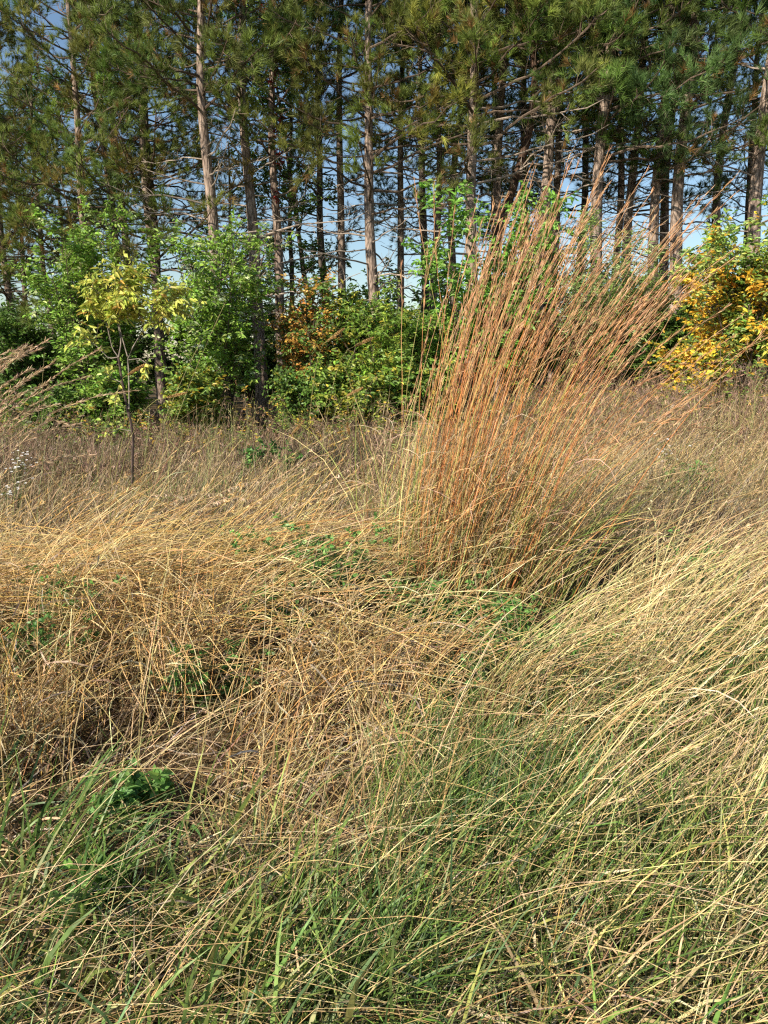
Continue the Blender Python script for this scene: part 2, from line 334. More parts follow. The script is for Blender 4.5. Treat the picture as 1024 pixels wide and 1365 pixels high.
blades(b,rt,U(0,6.28,n),U(.15,.45,n),U(.5,1.5,n),U(1.2,2.1,n),U(.003,.007,n),pal(n,GOLD+STRAW+GREY),4,jit=.14)
rt,n=box(330,-3.,.4,3.1,4.6,0,.1,amt=.3)
P=stalks(b,rt,rng.normal(.25,.35,n),U(.6,1.15,n),U(.3,.9,n),U(.9,1.5,n),U(.0015,.0026,n),pal(n,CREAM+GOLD),7)
spikes(b,P,14,.03,lambda k: pal(k,GOLD+[(.6,.42,.22)]),.85)
tag(b.build('flattened_straw',M['straw']),'bright golden straw lying flattened in a thick mat at the left','dry straw',kind='stuff')
# --- upright front face of that mat
b=MB(); rt,n,i,nc=tufts(95,25,-2.3,.15,2.35,3.35,.06,amt=.5,o=1.5)
P=stalks(b,rt,rng.normal(-.4,1.2,nc)[i]+rng.normal(0,.5,n),U(.3,.85,n),U(.02,.45,n),U(.4,1.6,n),U(.0018,.0033,n),pal(n,STRAW+GOLD+CREAM[:3],None,.26),6,jit=.05)
curls(b,P,2,.0055,lambda k: pal(k,STRAW+GREY+BROWN[1:]),.05,.8,(.10,.28))
rt,n=box(620,-2.0,.1,2.9,3.5,.2,.42,amt=.5)
stalks(b,rt,rng.normal(-1.4,.6,n),U(.3,.85,n),U(1.0,1.6,n),U(1.9,2.7,n),U(.0018,.003,n),pal(n,STRAW+GOLD),6)
rt,n=box(330,-1.8,.1,1.8,2.7,amt=.4)
stalks(b,rt,rng.normal(.3,1.6,n),U(.45,1.0,n),U(.02,.5,n),U(.1,.9,n),U(.002,.0034,n),pal(n,CREAM+STRAW),5,jit=.015)
tag(b.build('hanging_straw',M['straw']),'tangled tan straws standing and hanging at the front of the flattened mat','dry grass',kind='stuff')
# --- sweeping straws across the middle
b=MB(); rt,n=box(800,-1.0,.9,2.5,3.7,0,.14,amt=.5,o=2.5)
az=np.where(rng.random(n)<.7,rng.normal(.0,.35,n),rng.normal(math.pi-.25,.45,n))
P=stalks(b,rt,az,U(.5,1.3,n),U(.6,1.25,n),U(1.45,1.8,n),U(.0019,.0036,n),pal(n,STRAW+CREAM),7)
curls(b,P[::2],1,.0045,lambda k: pal(k,STRAW+GREY))
rt,n=box(2900,-1.0,1.9,2.4,4.2,amt=.65,o=.9)
blades(b,rt,rng.normal(.1,1.2,n),U(.2,.5,n),U(.1,1.,n),U(1.0,2.2,n),U(.0034,.0075,n),pal(n,STRAW+BROWN+GREY),5,jit=.1)
rt,n=box(650,-.4,1.7,3.2,4.2,amt=.5)
P=stalks(b,rt,rng.normal(.1,.4,n),U(.5,1.05,n),U(.2,.8,n),U(.8,1.5,n),U(.0018,.0032,n),pal(n,CREAM+STRAW),6)
spikes(b,P[::2],8,.02,lambda k: pal(k,STRAW),.82)
tag(b.build('sweeping_straw',M['straw']),'long straws sweeping nearly level across the middle of the meadow','dry grass',kind='stuff')
# --- middle and far meadow
b=MB(); rt,n=fru(25000,4.35,10,.4,amt=.75,s=1.3,o=.5)
dry=vnoise(rt[:,0],rt[:,1],1.3,1.)
c=pal(n,BROWN+STRAW[3:]+GREY,None,.28); c2=pal(n,STRAW[:3]+GREY[:1]+BROWN+[(.30,.29,.10),(.22,.24,.08),(.34,.31,.12)],None,.3); right=sstep(.3,1.8,rt[:,0])
c=np.where((rng.random(n)<.25+.5*right)[:,None],c2,c)
c=np.where((rng.random(n)<.5*(1-right)*sstep(4.4,5.0,rt[:,1]))[:,None],pal(n,[(.20,.13,.08),(.15,.16,.055),(.24,.17,.10),(.13,.09,.06)]),c)
hh=(.14+.5*dry**1.5+.12*right)*(1-.3*sstep(5.2,4.3,rt[:,1]))
blades(b,rt,rng.normal(.2,1.1,n),hh*U(.5,1.5,n),U(.05,.6,n),U(.5,1.9,n),U(.003,.0075,n),c,4,jit=.14)
rt,n=fru(8000,4.5,9.5,.4,amt=.7,s=1.2,o=.5); right=sstep(.3,1.8,rt[:,0])
P=stalks(b,rt,rng.normal(.15,.8,n),(.32+.3*right)*U(.5,1.7,n),U(.05,.5,n),U(.4,1.5,n),U(.0016,.003,n),pal(n,STRAW+BROWN+GREY),5)
spikes(b,P,8,.03,lambda k: pal(k,STRAW+BROWN),.6)
rt,n=box(1500,.9,4.6,4.3,8.8,amt=.6,s=1.4)
P=stalks(b,rt,rng.normal(.3,.9,n),U(.5,1.1,n),U(.2,.7,n),U(.9,1.5,n),U(.0016,.003,n),pal(n,STRAW+CREAM),6)
spikes(b,P,8,.03,lambda k: pal(k,STRAW),.75)
rt,n=fru(560,4.7,11,.4,amt=.2); d_=rt[:,1]/6
P=stalks(b,rt,rng.normal(.2,1.,n),U(.5,1.05,n),U(.02,.3,n),U(.1,.6,n),U(.002,.0035,n)*d_**.5,pal(n,[(.20,.13,.08),(.30,.21,.12),(.26,.26,.09),(.16,.10,.065)]),6)
curls(b,P,4,.007,lambda k: pal(k,[(.22,.15,.09),(.17,.17,.06),(.3,.22,.13)]),.2,.9,(.06,.18))
rt,n,i,nc=tufts(230,34,-6,7.5,4.7,12.5,.14,amt=.2)
hc=U(.2,.75,nc)[i]; cc=np.array([(.18,.12,.075),(.26,.18,.11),(.22,.24,.08),(.46,.35,.18),(.52,.40,.24),(.15,.17,.06)])[rng.integers(0,6,nc)][i]*np.exp(rng.normal(0,.22,(n,1)))
blades(b,rt,U(0,6.28,n),hc*U(.5,1.3,n),U(.02,.5,n),U(.3,1.6,n),U(.0025,.005,n)*np.sqrt(rt[:,1]/4),cc,5,jit=.12)
P=stalks(b,rt[::5],rng.normal(.2,1.2,len(rt[::5])),hc[::5]*U(.9,1.7,len(rt[::5])),U(.02,.35,len(rt[::5])),U(.2,1.,len(rt[::5])),U(.0016,.003,len(rt[::5])),cc[::5],5)
spikes(b,P,12,.035,lambda k: pal(k,BROWN+STRAW),.65)
tag(b.build('meadow_grass',M['straw']),'mixed tan and brown meadow grass in the middle distance','meadow grass',kind='stuff')
b=MB(); rt,n=fru(36000,9.,17.5,.6,amt=.75,s=.9,o=1.1,pad=1.2)
right=sstep(.5,3.5,rt[:,0]); dk=vnoise(rt[:,0],rt[:,1],.8,3.)
c=np.where((rng.random(n)<.35+.4*dk)[:,None],pal(n,[(.17,.105,.07),(.22,.14,.09),(.12,.08,.05)]),pal(n,[(.29,.22,.12),(.36,.26,.14),(.20,.20,.075)]))
c=np.where((rng.random(n)<.5*right)[:,None],pal(n,[(.38,.31,.15),(.24,.25,.085),(.30,.29,.10),(.42,.31,.16)]),c)
blades(b,rt,U(0,6.28,n),(.12+.5*dk**1.4+.32*right)*U(.5,1.6,n),U(.02,.6,n),U(.4,1.9,n),U(.005,.012,n),c,4,jit=.22)
rt,n=fru(8000,8.5,16.5,.6,amt=.75,s=.9,o=1.1,pad=1.2); right=sstep(.5,3.5,rt[:,0])
P=stalks(b,rt,U(0,6.28,n),(.36+.35*right)*U(.6,1.5,n),U(.02,.35,n),U(.1,1.0,n),U(.002,.0045,n),pal(n,BROWN+[(.36,.26,.18)]),4)
X,T=pick(P,rng.uniform(.5,1,(len(P),11))); X=X.reshape(-1,3); T=T.reshape(-1,3); k=len(X); D=nrm(T*.6+rng.normal(0,.6,(k,3)))
Q=np.stack([X,X+D*.035,X+D*.07],1); ribbon(b,Q,np.tile([.003,.011,.003],(k,1)),np.repeat(pal(k,[(.24,.15,.11),(.32,.21,.15),(.17,.11,.075)])[:,None],3,1),.2,1.)
tag(b.build('far_meadow',M['straw']),'brown seeded weeds and grass at the far side of the meadow by the shrubs','meadow grass',kind='stuff')

# ------------------------------------------------------------------ big rust coloured grass clump
def stem_path(root,az,L,t0,t1,S=9,pw=2.):
    return curves(np.array([root]),np.array([az]),np.array([L]),np.array([t0]),np.array([t1]),S,pw,rng.normal(0,.15),.022,ground=False,kink=.10)
def head_mesh(P,n,c,t0,fl=.12,ln=.035,w=.0035):
    mb=MB(); t=t0+(1-t0)*rng.random((1,n)); X,T=pick(P,t); X=X[0];T=T[0]
    A,_=pick(P,np.linspace(t0,1,9)[None]); tube(mb,A,np.full((1,9),.0016),np.tile(c[0],(1,9,1)),3)
    D=nrm(T+rng.normal(0,fl,(n,3))); Q=np.stack([X,X+D*ln*.5,X+D*ln],1)
    W=np.stack([np.full(n,w*.4),np.full(n,w),np.full(n,w*.3)],1)*U(.6,1.4,n)[:,None]
    ribbon(mb,Q,W,np.repeat(pal(n,c,None,.15)[:,None],3,1),.2,1.); return mb
RUST=[(.56,.23,.075),(.60,.30,.11),(.47,.18,.06),(.56,.38,.17),(.42,.40,.12)]
HEADC=[(.58,.34,.18),(.52,.29,.14),(.62,.42,.25),(.46,.24,.11)]
def clump_spec(i,n):
    f=rng.beta(1.1,1.25); f=f if rng.random()<.45 else float(np.clip(rng.choice([.30,.70],p=[.6,.4])+rng.normal(0,.085),0,1))                                   # 0 left .. 1 right
    x=-.34+.78*f+rng.normal(0,.09); y=rng.normal(0,.20)-.06
    t0=R(3.5+18*f+rng.normal(0,3.)); t1=t0+R(12+22*f+rng.normal(0,8))
    L=(1.7+.85*math.sin(math.pi*min(1,f*.9+.12))+.95*f)*rng.uniform(.64,1.0)*.925
    if rng.random()<.08: t0+=R(16); t1+=R(16); L*=.9
    az=rng.normal(.12,.30)
    return (x,y),az,L,t0,t1
cx,cy=.42,4.45; cz=float(g(cx,cy))
cl=thing('tall_grass_clump','tall rust red bunch grass leaning right with tan heads, biggest clump in the meadow','tall grass',(cx,cy,cz))
restS=MB(); restH=MB()
for i in range(325):
    (x,y),az,L,t0,t1=clump_spec(i,300)
    P=stem_path((x,y,float(g(cx+x,cy+y))-cz),az,L,t0,t1)
    c=pal(1,RUST,[3,4,2,4,2],.2)[0]; tip=pal(1,HEADC,None,.12)[0]; u=np.linspace(0,1,10)[:,None]
    gr=np.array([.16,.19,.05]) if rng.random()<.3 else c*np.array([.9,.95,1])
    C=(np.where(u<.3,gr*(1-u/.3)+c*u/.3,c)*(1-sstep(.66,.95,u))+tip*sstep(.66,.95,u))[None]
    Rr=(.0027*(1-.62*np.linspace(0,1,10)))[None]*rng.uniform(.75,1.2)
    if i<100:
        mb=MB(); tube(mb,P,Rr,C,4); o=mb.build('grass_stem',M['straw'],cl)
        head_mesh(P,46,HEADC,.82,.15,.05,.0028).build('seed_head',M['head'],o)
    else:
        tube(restS,P,Rr,C,3)
        t=head_mesh(P,32,HEADC,.83,.14,.045,.0028); restH.add(np.concatenate(t.v),np.concatenate(t.c),np.concatenate(t.q))
tag(restS.build('grass_stem',M['straw'],cl),kind='stuff'); tag(restH.build('seed_head',M['head'],cl),kind='stuff')
b=MB(); n=1150; a=rng.random(n); x=-.5+1.1*a+rng.normal(0,.08,n); y=rng.normal(-.05,.24,n); rt=np.stack([x,y,g(cx+x,cy+y)-cz],1)
P=curves(rt,rng.normal(.15,.9,n),U(.5,1.5,n),U(0,.25,n)+.25*a,U(.3,1.6,n)+.4*a,6,1.5,rng.normal(0,.4,n),.06,ground=False)
P[...,2]=np.maximum(P[...,2],.02)
ribbon(b,P,wprof(n,6,U(.003,.006,n)),grad(pal(n,[(.24,.28,.07),(.15,.22,.05),(.52,.38,.18),(.56,.42,.22),(.50,.28,.12),(.40,.36,.13)],[2,1.5,2,2,1.5,2]),6),1.,.8)
n=900; a=rng.random(n); x=-.5+1.1*a; y=rng.normal(-.05,.25,n); rt=np.stack([x,y,g(cx+x,cy+y)-cz+U(.1,1.1,n)],1)
rt[:,0]+=rt[:,2]*.35*a
P=curves(rt,U(0,6.28,n),U(.15,.4,n),U(.2,.9,n),U(1.6,2.9,n),5,1.,rng.normal(0,.8,n),.1,ground=False)
ribbon(b,P,wprof(n,5,U(.003,.006,n)),grad(pal(n,[(.46,.32,.2),(.40,.25,.15),(.52,.38,.25)]),5),1.,.8)
tag(b.build('leaf_blade',M['straw'],cl),kind='stuff')

# second clump, left edge
sx,sy=xat(-170,4.7),4.7; sz=float(g(sx,sy))
c2=thing('tall_grass_clump','feathery tan grass plumes leaning in from the left edge','tall grass',(sx,sy,sz))
for i in range(60):
    f=rng.random(); L=rng.uniform(1.35,2.3); t0=R(6+22*f); t1=t0+R(rng.uniform(24,62))
    P=stem_path((-.3+.6*f,rng.normal(0,.18),-.02),rng.normal(.05,.25),L,t0,t1)
    mb=MB(); u=np.linspace(0,1,10); tube(mb,P,(.0030*(1-.55*u))[None],(np.array([[.46,.31,.17]])*np.ones((10,1)))[None]*rng.uniform(.8,1.2),4)
    o=mb.build('grass_stem',M['straw'],c2)
    head_mesh(P,150,[(.56,.41,.26),(.50,.35,.22),(.62,.47,.31)],.72,.30,.035,.0032).build('seed_head',M['head'],o)
b=MB(); n=260; rt=np.stack([rng.normal(0,.3,n),rng.normal(0,.2,n),np.zeros(n)],1)
P=curves(rt,rng.normal(.15,1.,n),U(.4,1.1,n),U(0,.5,n),U(.5,1.9,n),6,1.3,rng.normal(0,.4,n),.06,ground=False)
ribbon(b,P,wprof(n,6,U(.003,.006,n)),grad(pal(n,[(.16,.19,.06),(.48,.34,.17),(.4,.25,.13)]),6),1.,.8)
tag(b.build('leaf_blade',M['straw'],c2),kind='stuff')

# ------------------------------------------------------------------ pines
def pine_parts(H,r0,live_front,live_back,dead_low,Lmax,wob,pals,dens=1.,curve=None,K=42,top=None,nd=12,nb1=10):
    S=26; h=np.linspace(-.2,H,S+1)
    px=wob*np.sin(h*.55+rng.uniform(0,6))+wob*.5*np.sin(h*1.3+rng.uniform(0,6)); py=wob*np.sin(h*.6+rng.uniform(0,6))
    px-=np.interp(0,h,px); py-=np.interp(0,h,py)
    if curve is not None: px=px+np.interp(h,curve[0],curve[1])
    P=np.stack([px,py,h],1)[None]
    rad=r0*(1-.80*np.clip(h/H,0,1))*(1+.25*np.exp(-np.clip(h,0,9)/.35))
    tb=MB(); k=14; tube(tb,P,rad[None],np.full((1,S+1,3),.2),k)
    V=tb.v[0]; V=V.reshape(S+1,k,3); ctr=P[0][:,None,:]; V=ctr+(V-ctr)*(1+rng.normal(0,.045,(S+1,k,1))); tb.v[0]=V.reshape(-1,3)
    wood=MB(); ned=MB(); dead=[]; tw=[]; limbs=[]
    hh=dead_low
    while hh<H*.98:
        nb=rng.integers(3,6); a0=rng.uniform(0,6.28)
        for j in range(nb):
            az=a0+j*6.283/nb+rng.normal(0,.25)
            front=.5-.5*math.sin(az)                # 1 towards -y (camera side)
            low=live_front*front+live_back*(1-front)
            y0=hh+rng.normal(0,.08)
            alive=y0>low+rng.normal(0,.35)
            fr=np.clip((y0-low)/max(H-low,.1),0,1)
            L=Lmax*(1-.78*fr)*rng.uniform(.65,1.1)*(.75+.35*front)
            if not alive:
                if len(dead)>nd or rng.random()<.35: continue
                L=rng.uniform(.6,min(3.2,Lmax*1.05))
            el=R(rng.uniform(-2,24))+.45*fr; n=9; t=np.linspace(0,1,n)
            bx=np.interp(y0,h,px); by=np.interp(y0,h,py)
            rr=L*t; zz=L*(np.sin(el)*t-.28*t**2+.22*t**3.5)+np.cumsum(rng.normal(0,.018*L,n))
            aa=az+np.cumsum(rng.normal(0,.05,n)); aa[0]=az
            Q=np.stack([bx+np.cumsum(np.cos(aa)*L/n),by+np.cumsum(np.sin(aa)*L/n),y0+zz],1); Q[0]=[bx,by,y0]
            br=(.007+.0075*L)*(1-.8*t)+.003
            if alive: limbs.append(Q); tube(wood,Q[None],br[None],np.tile([[.13,.095,.07]],(n,1))[None]*rng.uniform(.7,1.2),5)
            else:
                mb=MB(); cc=np.tile([[.36,.29,.235]],(n,1))[None]*rng.uniform(.6,1.15)
                tube(mb,Q[None],br[None]*.8,cc,5)
                G,_=grow(Q[None],int(3+L*3),.25,.95,.2,.6,.5,1.1,0,4,-.1,.5); tube(mb,G,np.tile(np.linspace(.006,.002,5),(len(G),1)),np.repeat(np.repeat(cc[:,:1],5,1),len(G),0),3)
                dead.append(mb)
        hh+=rng.uniform(.26,.42)/dens*(1+.09*max(0,hh-6))
    if limbs:
        LB=np.stack(limbs); n=len(LB)
        B1,i1=grow(LB,nb1,.30,1.,.40,.90,.55,1.1,.10,4,.25,.55)
        tube(wood,B1,np.tile(np.linspace(.008,.003,5),(len(B1),1)),np.tile([.15,.11,.08],(len(B1),5,1)),3)
        keep=rng.random(len(B1))<.93; B1=B1[keep]; i1=i1[keep]
        B2,i2=grow(B1,2,.35,.9,.2,.42,.5,1.0,.12,2,.2,.3)
        tips=np.concatenate([B1[:,-1],B2[:,-1],LB[:,-1]]); dirs=np.concatenate([B1[:,-1]-B1[:,-2],B2[:,-1]-B2[:,-2],LB[:,-1]-LB[:,-2]])
        own=np.concatenate([i1,i1[i2],np.arange(n)])
        dirs=nrm(nrm(dirs)+np.array([0,0,.35])); T=len(tips)
        lc=.86*np.array([.93,1.0,.82])*pal(n,pals,None,.18,.08)[own]*np.exp(rng.normal(0,.2,(T,1)))
        old=rng.random(T)<.05; lc[old]=np.array([.24,.14,.05])*np.exp(rng.normal(0,.2,(old.sum(),1)))
        ax=np.repeat(dirs,K,0); pr=nrm(np.cross(ax,rv(T*K))); a=U(.1,1.0,T*K)[:,None]
        D=ax*np.cos(a)+pr*np.sin(a); D[:,2]-=.06
        Ln=(U(.14,.24,T*K))[:,None]*np.repeat(U(.7,1.2,T),K)[:,None]; base=np.repeat(tips,K,0)-ax*U(0,.10,T*K)[:,None]
        sd=nrm(np.cross(D,rv(T*K)))*U(.0036,.0062,T*K)[:,None]
        V=np.stack([base-sd,base+sd,base+D*Ln],1); C=np.repeat(lc,K,0)*np.exp(rng.normal(0,.18,(T*K,1)))
        ned.add(V,np.repeat(C[:,None],3,1),t=np.arange(T*K*3).reshape(-1,3),m=0)
        # merge limb wood into the crown as second material
        ned.add(np.concatenate(wood.v),np.concatenate(wood.c),np.concatenate(wood.q),m=1)
    return tb,ned,dead
OLIVE=[(.24,.27,.065),(.20,.25,.06),(.29,.29,.08),(.17,.23,.06)]
DEEP=[(.15,.22,.06),(.18,.24,.065),(.12,.19,.06),(.22,.26,.07)]
BLUE=[(.15,.23,.075),(.19,.26,.08),(.23,.27,.075),(.13,.20,.075)]
VAR={}
def variant(key,barkm,**kw):
    tb,ned,dead=pine_parts(**kw)
    VAR[key]=(tb.mesh('trunk',M[barkm],True),ned.mesh('crown',[M['needle'],M['wood']]),[d.mesh('dead_branch',M['wood']) for d in dead])
variant('bough','pine',H=14,r0=.155,live_front=3.6,live_back=6.0,dead_low=2.8,Lmax=3.5,wob=.05,pals=OLIVE,dens=1.05)
variant('bough2','pine',H=14,r0=.155,live_front=4.6,live_back=6.5,dead_low=3.0,Lmax=3.2,wob=.06,pals=OLIVE+DEEP[:2],dens=1.05,nd=22)
variant('open','pine',H=14,r0=.155,live_front=6.6,live_back=7.6,dead_low=2.4,Lmax=2.8,wob=.07,pals=DEEP+OLIVE[:2],dens=1.1,nd=30)
variant('blue','pine',H=14,r0=.155,live_front=5.0,live_back=6.4,dead_low=3.2,Lmax=2.5,wob=.06,pals=BLUE,dens=1.,nd=18)
variant('rear','grey',H=14,r0=.15,live_front=5.8,live_back=4.0,dead_low=2.4,Lmax=2.6,wob=.08,pals=DEEP,dens=.8,K=30,nb1=8,nd=5)
variant('thin','pine',H=13,r0=.11,live_front=7.4,live_back=8,dead_low=3.5,Lmax=1.8,wob=.09,pals=DEEP,dens=.8,nd=5)
variant('crook','red',H=12,r0=.14,live_front=6.4,live_back=7,dead_low=5.,Lmax=2.6,wob=.05,pals=DEEP+OLIVE[:1],dens=.9,nd=5,
        curve=([0,2,3.5,5,6.2,7.2,8.5,12],[-.55,-.25,.15,.62,1.0,1.1,.85,.3]))
PL=[ # column px, distance, variant, scale, rz, label
 (289,17.0,'open',.98,.2,'pine with straight pale trunk rising from the tall shrub right of the sapling'),
 (342,17.7,'open',1.0,-.5,'pine standing between the straight pale trunk and the trunk with red vine'),
 (374,18.6,'open',.88,.4,'slim pine whose trunk carries red vine leaves, left of the orange-leaved shrub'),
 (497,17.3,'bough2',.95,.5,'pine standing alone with a dark brown trunk above the green sumac-like bush'),
 (628,17.2,'bough2',1.02,-.5,'thick pale pine just left of the crooked reddish trunk'),
 (650,17.9,'crook',1.,0,'pine with a crooked reddish trunk leaning right and forking high up'),
 (722,18.0,'open',1.03,1.4,'pine with a bare light trunk directly behind the tips of the rust red grass'),
 (743,20.3,'thin',1.0,.6,'very thin straight pine close against the right of a bare light trunk'),
 (802,17.4,'blue',1.04,.3,'stout pine with mottled pale trunk left of the darker trunks at the right'),
 (842,19.4,'blue',.92,.4,'grey pine standing between the stout mottled pine and the broken-stubbed one'),
 (874,18.1,'blue',.95,-.5,'pine with short broken branch stubs beside the open blue gap at the right'),
 (905,17.7,'blue',1.08,-.4,'dark thick pine directly above the left end of the yellow-leaved bush'),
 (1012,16.8,'blue',1.05,.45,'pine at the far right edge rising behind the yellow and green bush'),
 (8,18.0,'bough',.66,.1,'dark pine at the far left edge with low hanging boughs'),
 (118,17.8,'bough',.80,-.3,'pine behind the tall green shrub at the left, its long boughs reaching low'),
 (205,18.8,'bough',.92,.5,'broad pine behind the sapling with the densest olive boughs of the left side'),
 (-85,17.5,'bough',.75,.8,'pine just outside the left edge with boughs reaching into view'),
 (1110,17.5,'blue',1.,.0,'pine just outside the right edge with needles reaching into view'),
 (150,19.6,'thin',1.1,.4,'thin brown trunked pine behind the right side of the tall left shrub'),
 (462,20.0,'thin',1.15,1.2,'thin pine just left of the lone dark brown pine'),
 (672,19.6,'thin',1.25,1.6,'straight thin pine just right of the crooked reddish trunk'),
 (888,21.2,'thin',1.3,2.5,'thin pine between the stubbed pine and the dark thick pine'),
 (430,21.5,'rear',.9,0,'dark pine set back in the gap between the vine-covered pine and the lone brown pine'),
 (540,21.0,'thin',1.1,1.1,'thin brown pine set back just right of the lone dark brown pine'),
 (577,20.2,'open',.82,2.0,'light brown pine above the bright green shrub, left of two close trunks'),
 (609,21.5,'thin',1.15,2.7,'narrow dark pine squeezed behind the left side of the thick pale pine'),
 (690,22.0,'rear',1.0,1.2,'deep shaded pine behind the crooked reddish trunk'),
 (770,22.5,'rear',.95,2.2,'shaded pine in the dark gap left of the stout mottled pine'),
 (822,21.0,'thin',1.12,.2,'slender pine tucked close behind the right side of the stout mottled pine'),
 (960,20.5,'thin',1.2,1.9,'slender pine above the middle of the yellow-leaved bush'),
 (985,23.0,'rear',.95,.7,'shaded pine set back near the right edge behind the slender trunks'),
 (205,20.8,'rear',.85,2.6,'thin dark bare trunked pine seen against the sky behind the sapling'),
 (60,21.6,'rear',.68,.3,'shaded pine set back behind the left edge boughs'),
 (165,22.6,'rear',.95,1.7,'dark pine set back between the left shrub and the thin bare trunk'),
 (560,25.5,'rear',1.1,.9,'dark pine furthest back behind the light brown pine'),
 (655,26.5,'rear',1.1,.4,'dark pine furthest back behind the crooked reddish pine'),
 (735,25.5,'rear',1.1,3.0,'dark pine furthest back behind the bare light trunk and its thin neighbour'),
]
first=set()
for px,d,key,s,rz,lab in PL:
    x=xat(px,d,4.); 
    o=thing('pine_tree',lab,'pine tree',(x,d,float(g(x,d))-.02),rz if key!='crook' else 0,'pines along the back of the meadow')
    o.scale=(s,s,s*rng.uniform(.97,1.05))
    tm,cm,dm=VAR[key]
    link('trunk',tm,o); link('crown',cm,o)
    for m in dm: link('dead_branch',m,o)

# ------------------------------------------------------------------ shrubs, broadleaf trees, sapling
def woody(mb,P,r0,r1,c,k=4,m=1):
    S=P.shape[1]; tube(mb,P,np.tile(np.linspace(r0,r1,S),(len(P),1)),np.tile(np.array(c),(len(P),S,1))*np.exp(rng.normal(0,.15,(len(P),1,1))),k,m=m)
def foliage(mb,T,m,L,Wd,cols,wts,own=None,comp=False,droop=.25,patch=None,spread=.9,face=(-.42,-.5,.72)):
    n=len(T); t=(np.arange(m)[None]+rng.random((n,m)))/m*.9+.1; X,TG=pick(T,t); X=X.reshape(-1,3); TG=TG.reshape(-1,3); k=len(X)
    pr=np.cross(TG,np.array([0,0,1.])); pr=nrm(pr+rng.normal(0,.25,pr.shape))*np.where(np.arange(k)%2,1,-1)[:,None]
    D=nrm(TG*.5+pr*spread+rng.normal(0,.22,(k,3))-np.array([0,0,droop])); Nn=nrm(np.array(face)+rng.normal(0,.42,(k,3)))
    pc=np.array(cols); w=(list(wts)+[1]*len(pc))[:len(pc)]; w=np.array(w)/np.sum(w)
    ci=np.repeat(rng.choice(len(pc),n,p=w),m) if own is None else np.repeat(own,m)
    sw=rng.random(k)<.25; ci=np.where(sw,rng.choice(len(pc),k,p=w),ci)
    c=pc[ci]*np.exp(rng.normal(0,.22,(k,1)))*np.exp(rng.normal(0,.06,(k,3)))
    leaves(mb,X,D,Nn,U(L[0],L[1],k),U(Wd[0],Wd[1],k),c,m=0)
def shrub(name,label,cat,x,y,h,w,cols,wts,leaf=(.075,.125),lw=(.03,.052),nst=11,dens=1.,droop=.25,woodc=(.12,.09,.065),colsfn=None,group=None,base=.25,m=9):
    z=float(g(x,y)); o=thing(name,label,cat,(x,y,z),0,group)
    f=MB(); wd=MB()
    az=U(0,6.28,nst); t0=U(.05,.3,nst); reach=w/h
    P=curves(np.stack([rng.normal(0,.08,nst),rng.normal(0,.08,nst),np.full(nst,-.05)],1),az,h*U(.68,1.0,nst),t0,t0+U(.1,.9,nst)*min(1.3,reach*1.6),8,1.2,rng.normal(0,.3,nst),.07,ground=False)
    woody(wd,P,.018*math.sqrt(h/3),.005,woodc,5,0)
    B1,_=grow(P,int(13*dens),base,1.,h*.2,h*.34,.5,1.15,.12,4,.1,.45); woody(wd,B1,.007,.0028,woodc,3,0)
    B2,i2=grow(B1,5,.2,1.,.22,.42,.4,1.1,.05,4,-.1,.2); woody(wd,B2,.003,.0015,woodc,3,0)
    own=None
    if colsfn is not None: own=colsfn(B2[:,-1],i2)
    foliage(f,np.concatenate([B2,B1]),m,leaf,lw,cols,wts,None if own is None else np.concatenate([own,colsfn(B1[:,-1],np.arange(len(B1)))]),droop=droop)
    wd.build('stems',M['wood'],o); f.build('foliage',M['leaf'],o); return o
G1=[(.22,.36,.05),(.17,.31,.045),(.30,.44,.075),(.46,.54,.24)]
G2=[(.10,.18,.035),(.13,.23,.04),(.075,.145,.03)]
YG=[(.28,.34,.055),(.19,.29,.055),(.42,.38,.055),(.14,.24,.05)]
def S(px,top,d): return xat(px,d,1.5), float(at(px,top,d)[2])
def sh(px,top,d,wpx,label,cols,wts,name='shrub',**kw):
    x=xat(px,d,1.5); h=float(at(px,top,d)[2])-float(g(x,d))
    return shrub(name,label,'shrub',x,d,h,wpx/F*d,cols,wts,**kw)
sh(124,288,15.2,58,'tall bright green shrub left of the yellow-green sapling',G1,[4,3,2,.7],nst=15,dens=1.15)
sh(292,305,15.0,54,'tall green shrub with pale undersides on its upper leaves, below the pale pine trunk',G1+[(.30,.36,.24)],[4,3,2,1,.9],nst=15,dens=1.2)
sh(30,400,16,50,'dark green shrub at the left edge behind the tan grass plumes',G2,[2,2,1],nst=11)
OR=[(.55,.28,.06),(.60,.37,.08),(.46,.22,.05)]
def two_tone(hot,zlo,zhi,xlo,xhi,pin,ng,nh):
    def fn(p,i):
        n=len(p); q=((p[:,2]>zlo)&(p[:,2]<zhi)&(p[:,0]>xlo)&(p[:,0]<xhi))
        nz=.5+.3*np.sin(3.1*p[:,0]+1.2+2.2*p[:,2])+.3*np.sin(2.3*p[:,2]-3.7*p[:,1]+.5); pr=np.where(q,np.where(nz>.30,pin,.25),.05)
        return np.where(rng.random(n)<pr,rng.integers(ng,ng+nh,n),rng.integers(0,ng,n))
    return fn
sh(406,356,15.0,27,'shrub with orange autumn leaves over most of its crown',OR+G2[:2]+YG[1:2],[2,2,2,1.6,1.6,1.6],leaf=(.06,.10),lw=(.03,.05),nst=9,dens=.9,base=.3)
sh(455,392,15.4,42,'dull green bush flecked with yellow between the orange shrub and the feathery-leaved bush',G2+YG,[1,1.5,1,1.6,1.5,1.2,1])
sh(412,478,14.3,40,'low dark green bush with small yellow leaves at the edge of the meadow',G2+YG,[2,2,1,.5,.6,.5,.6],leaf=(.05,.09))
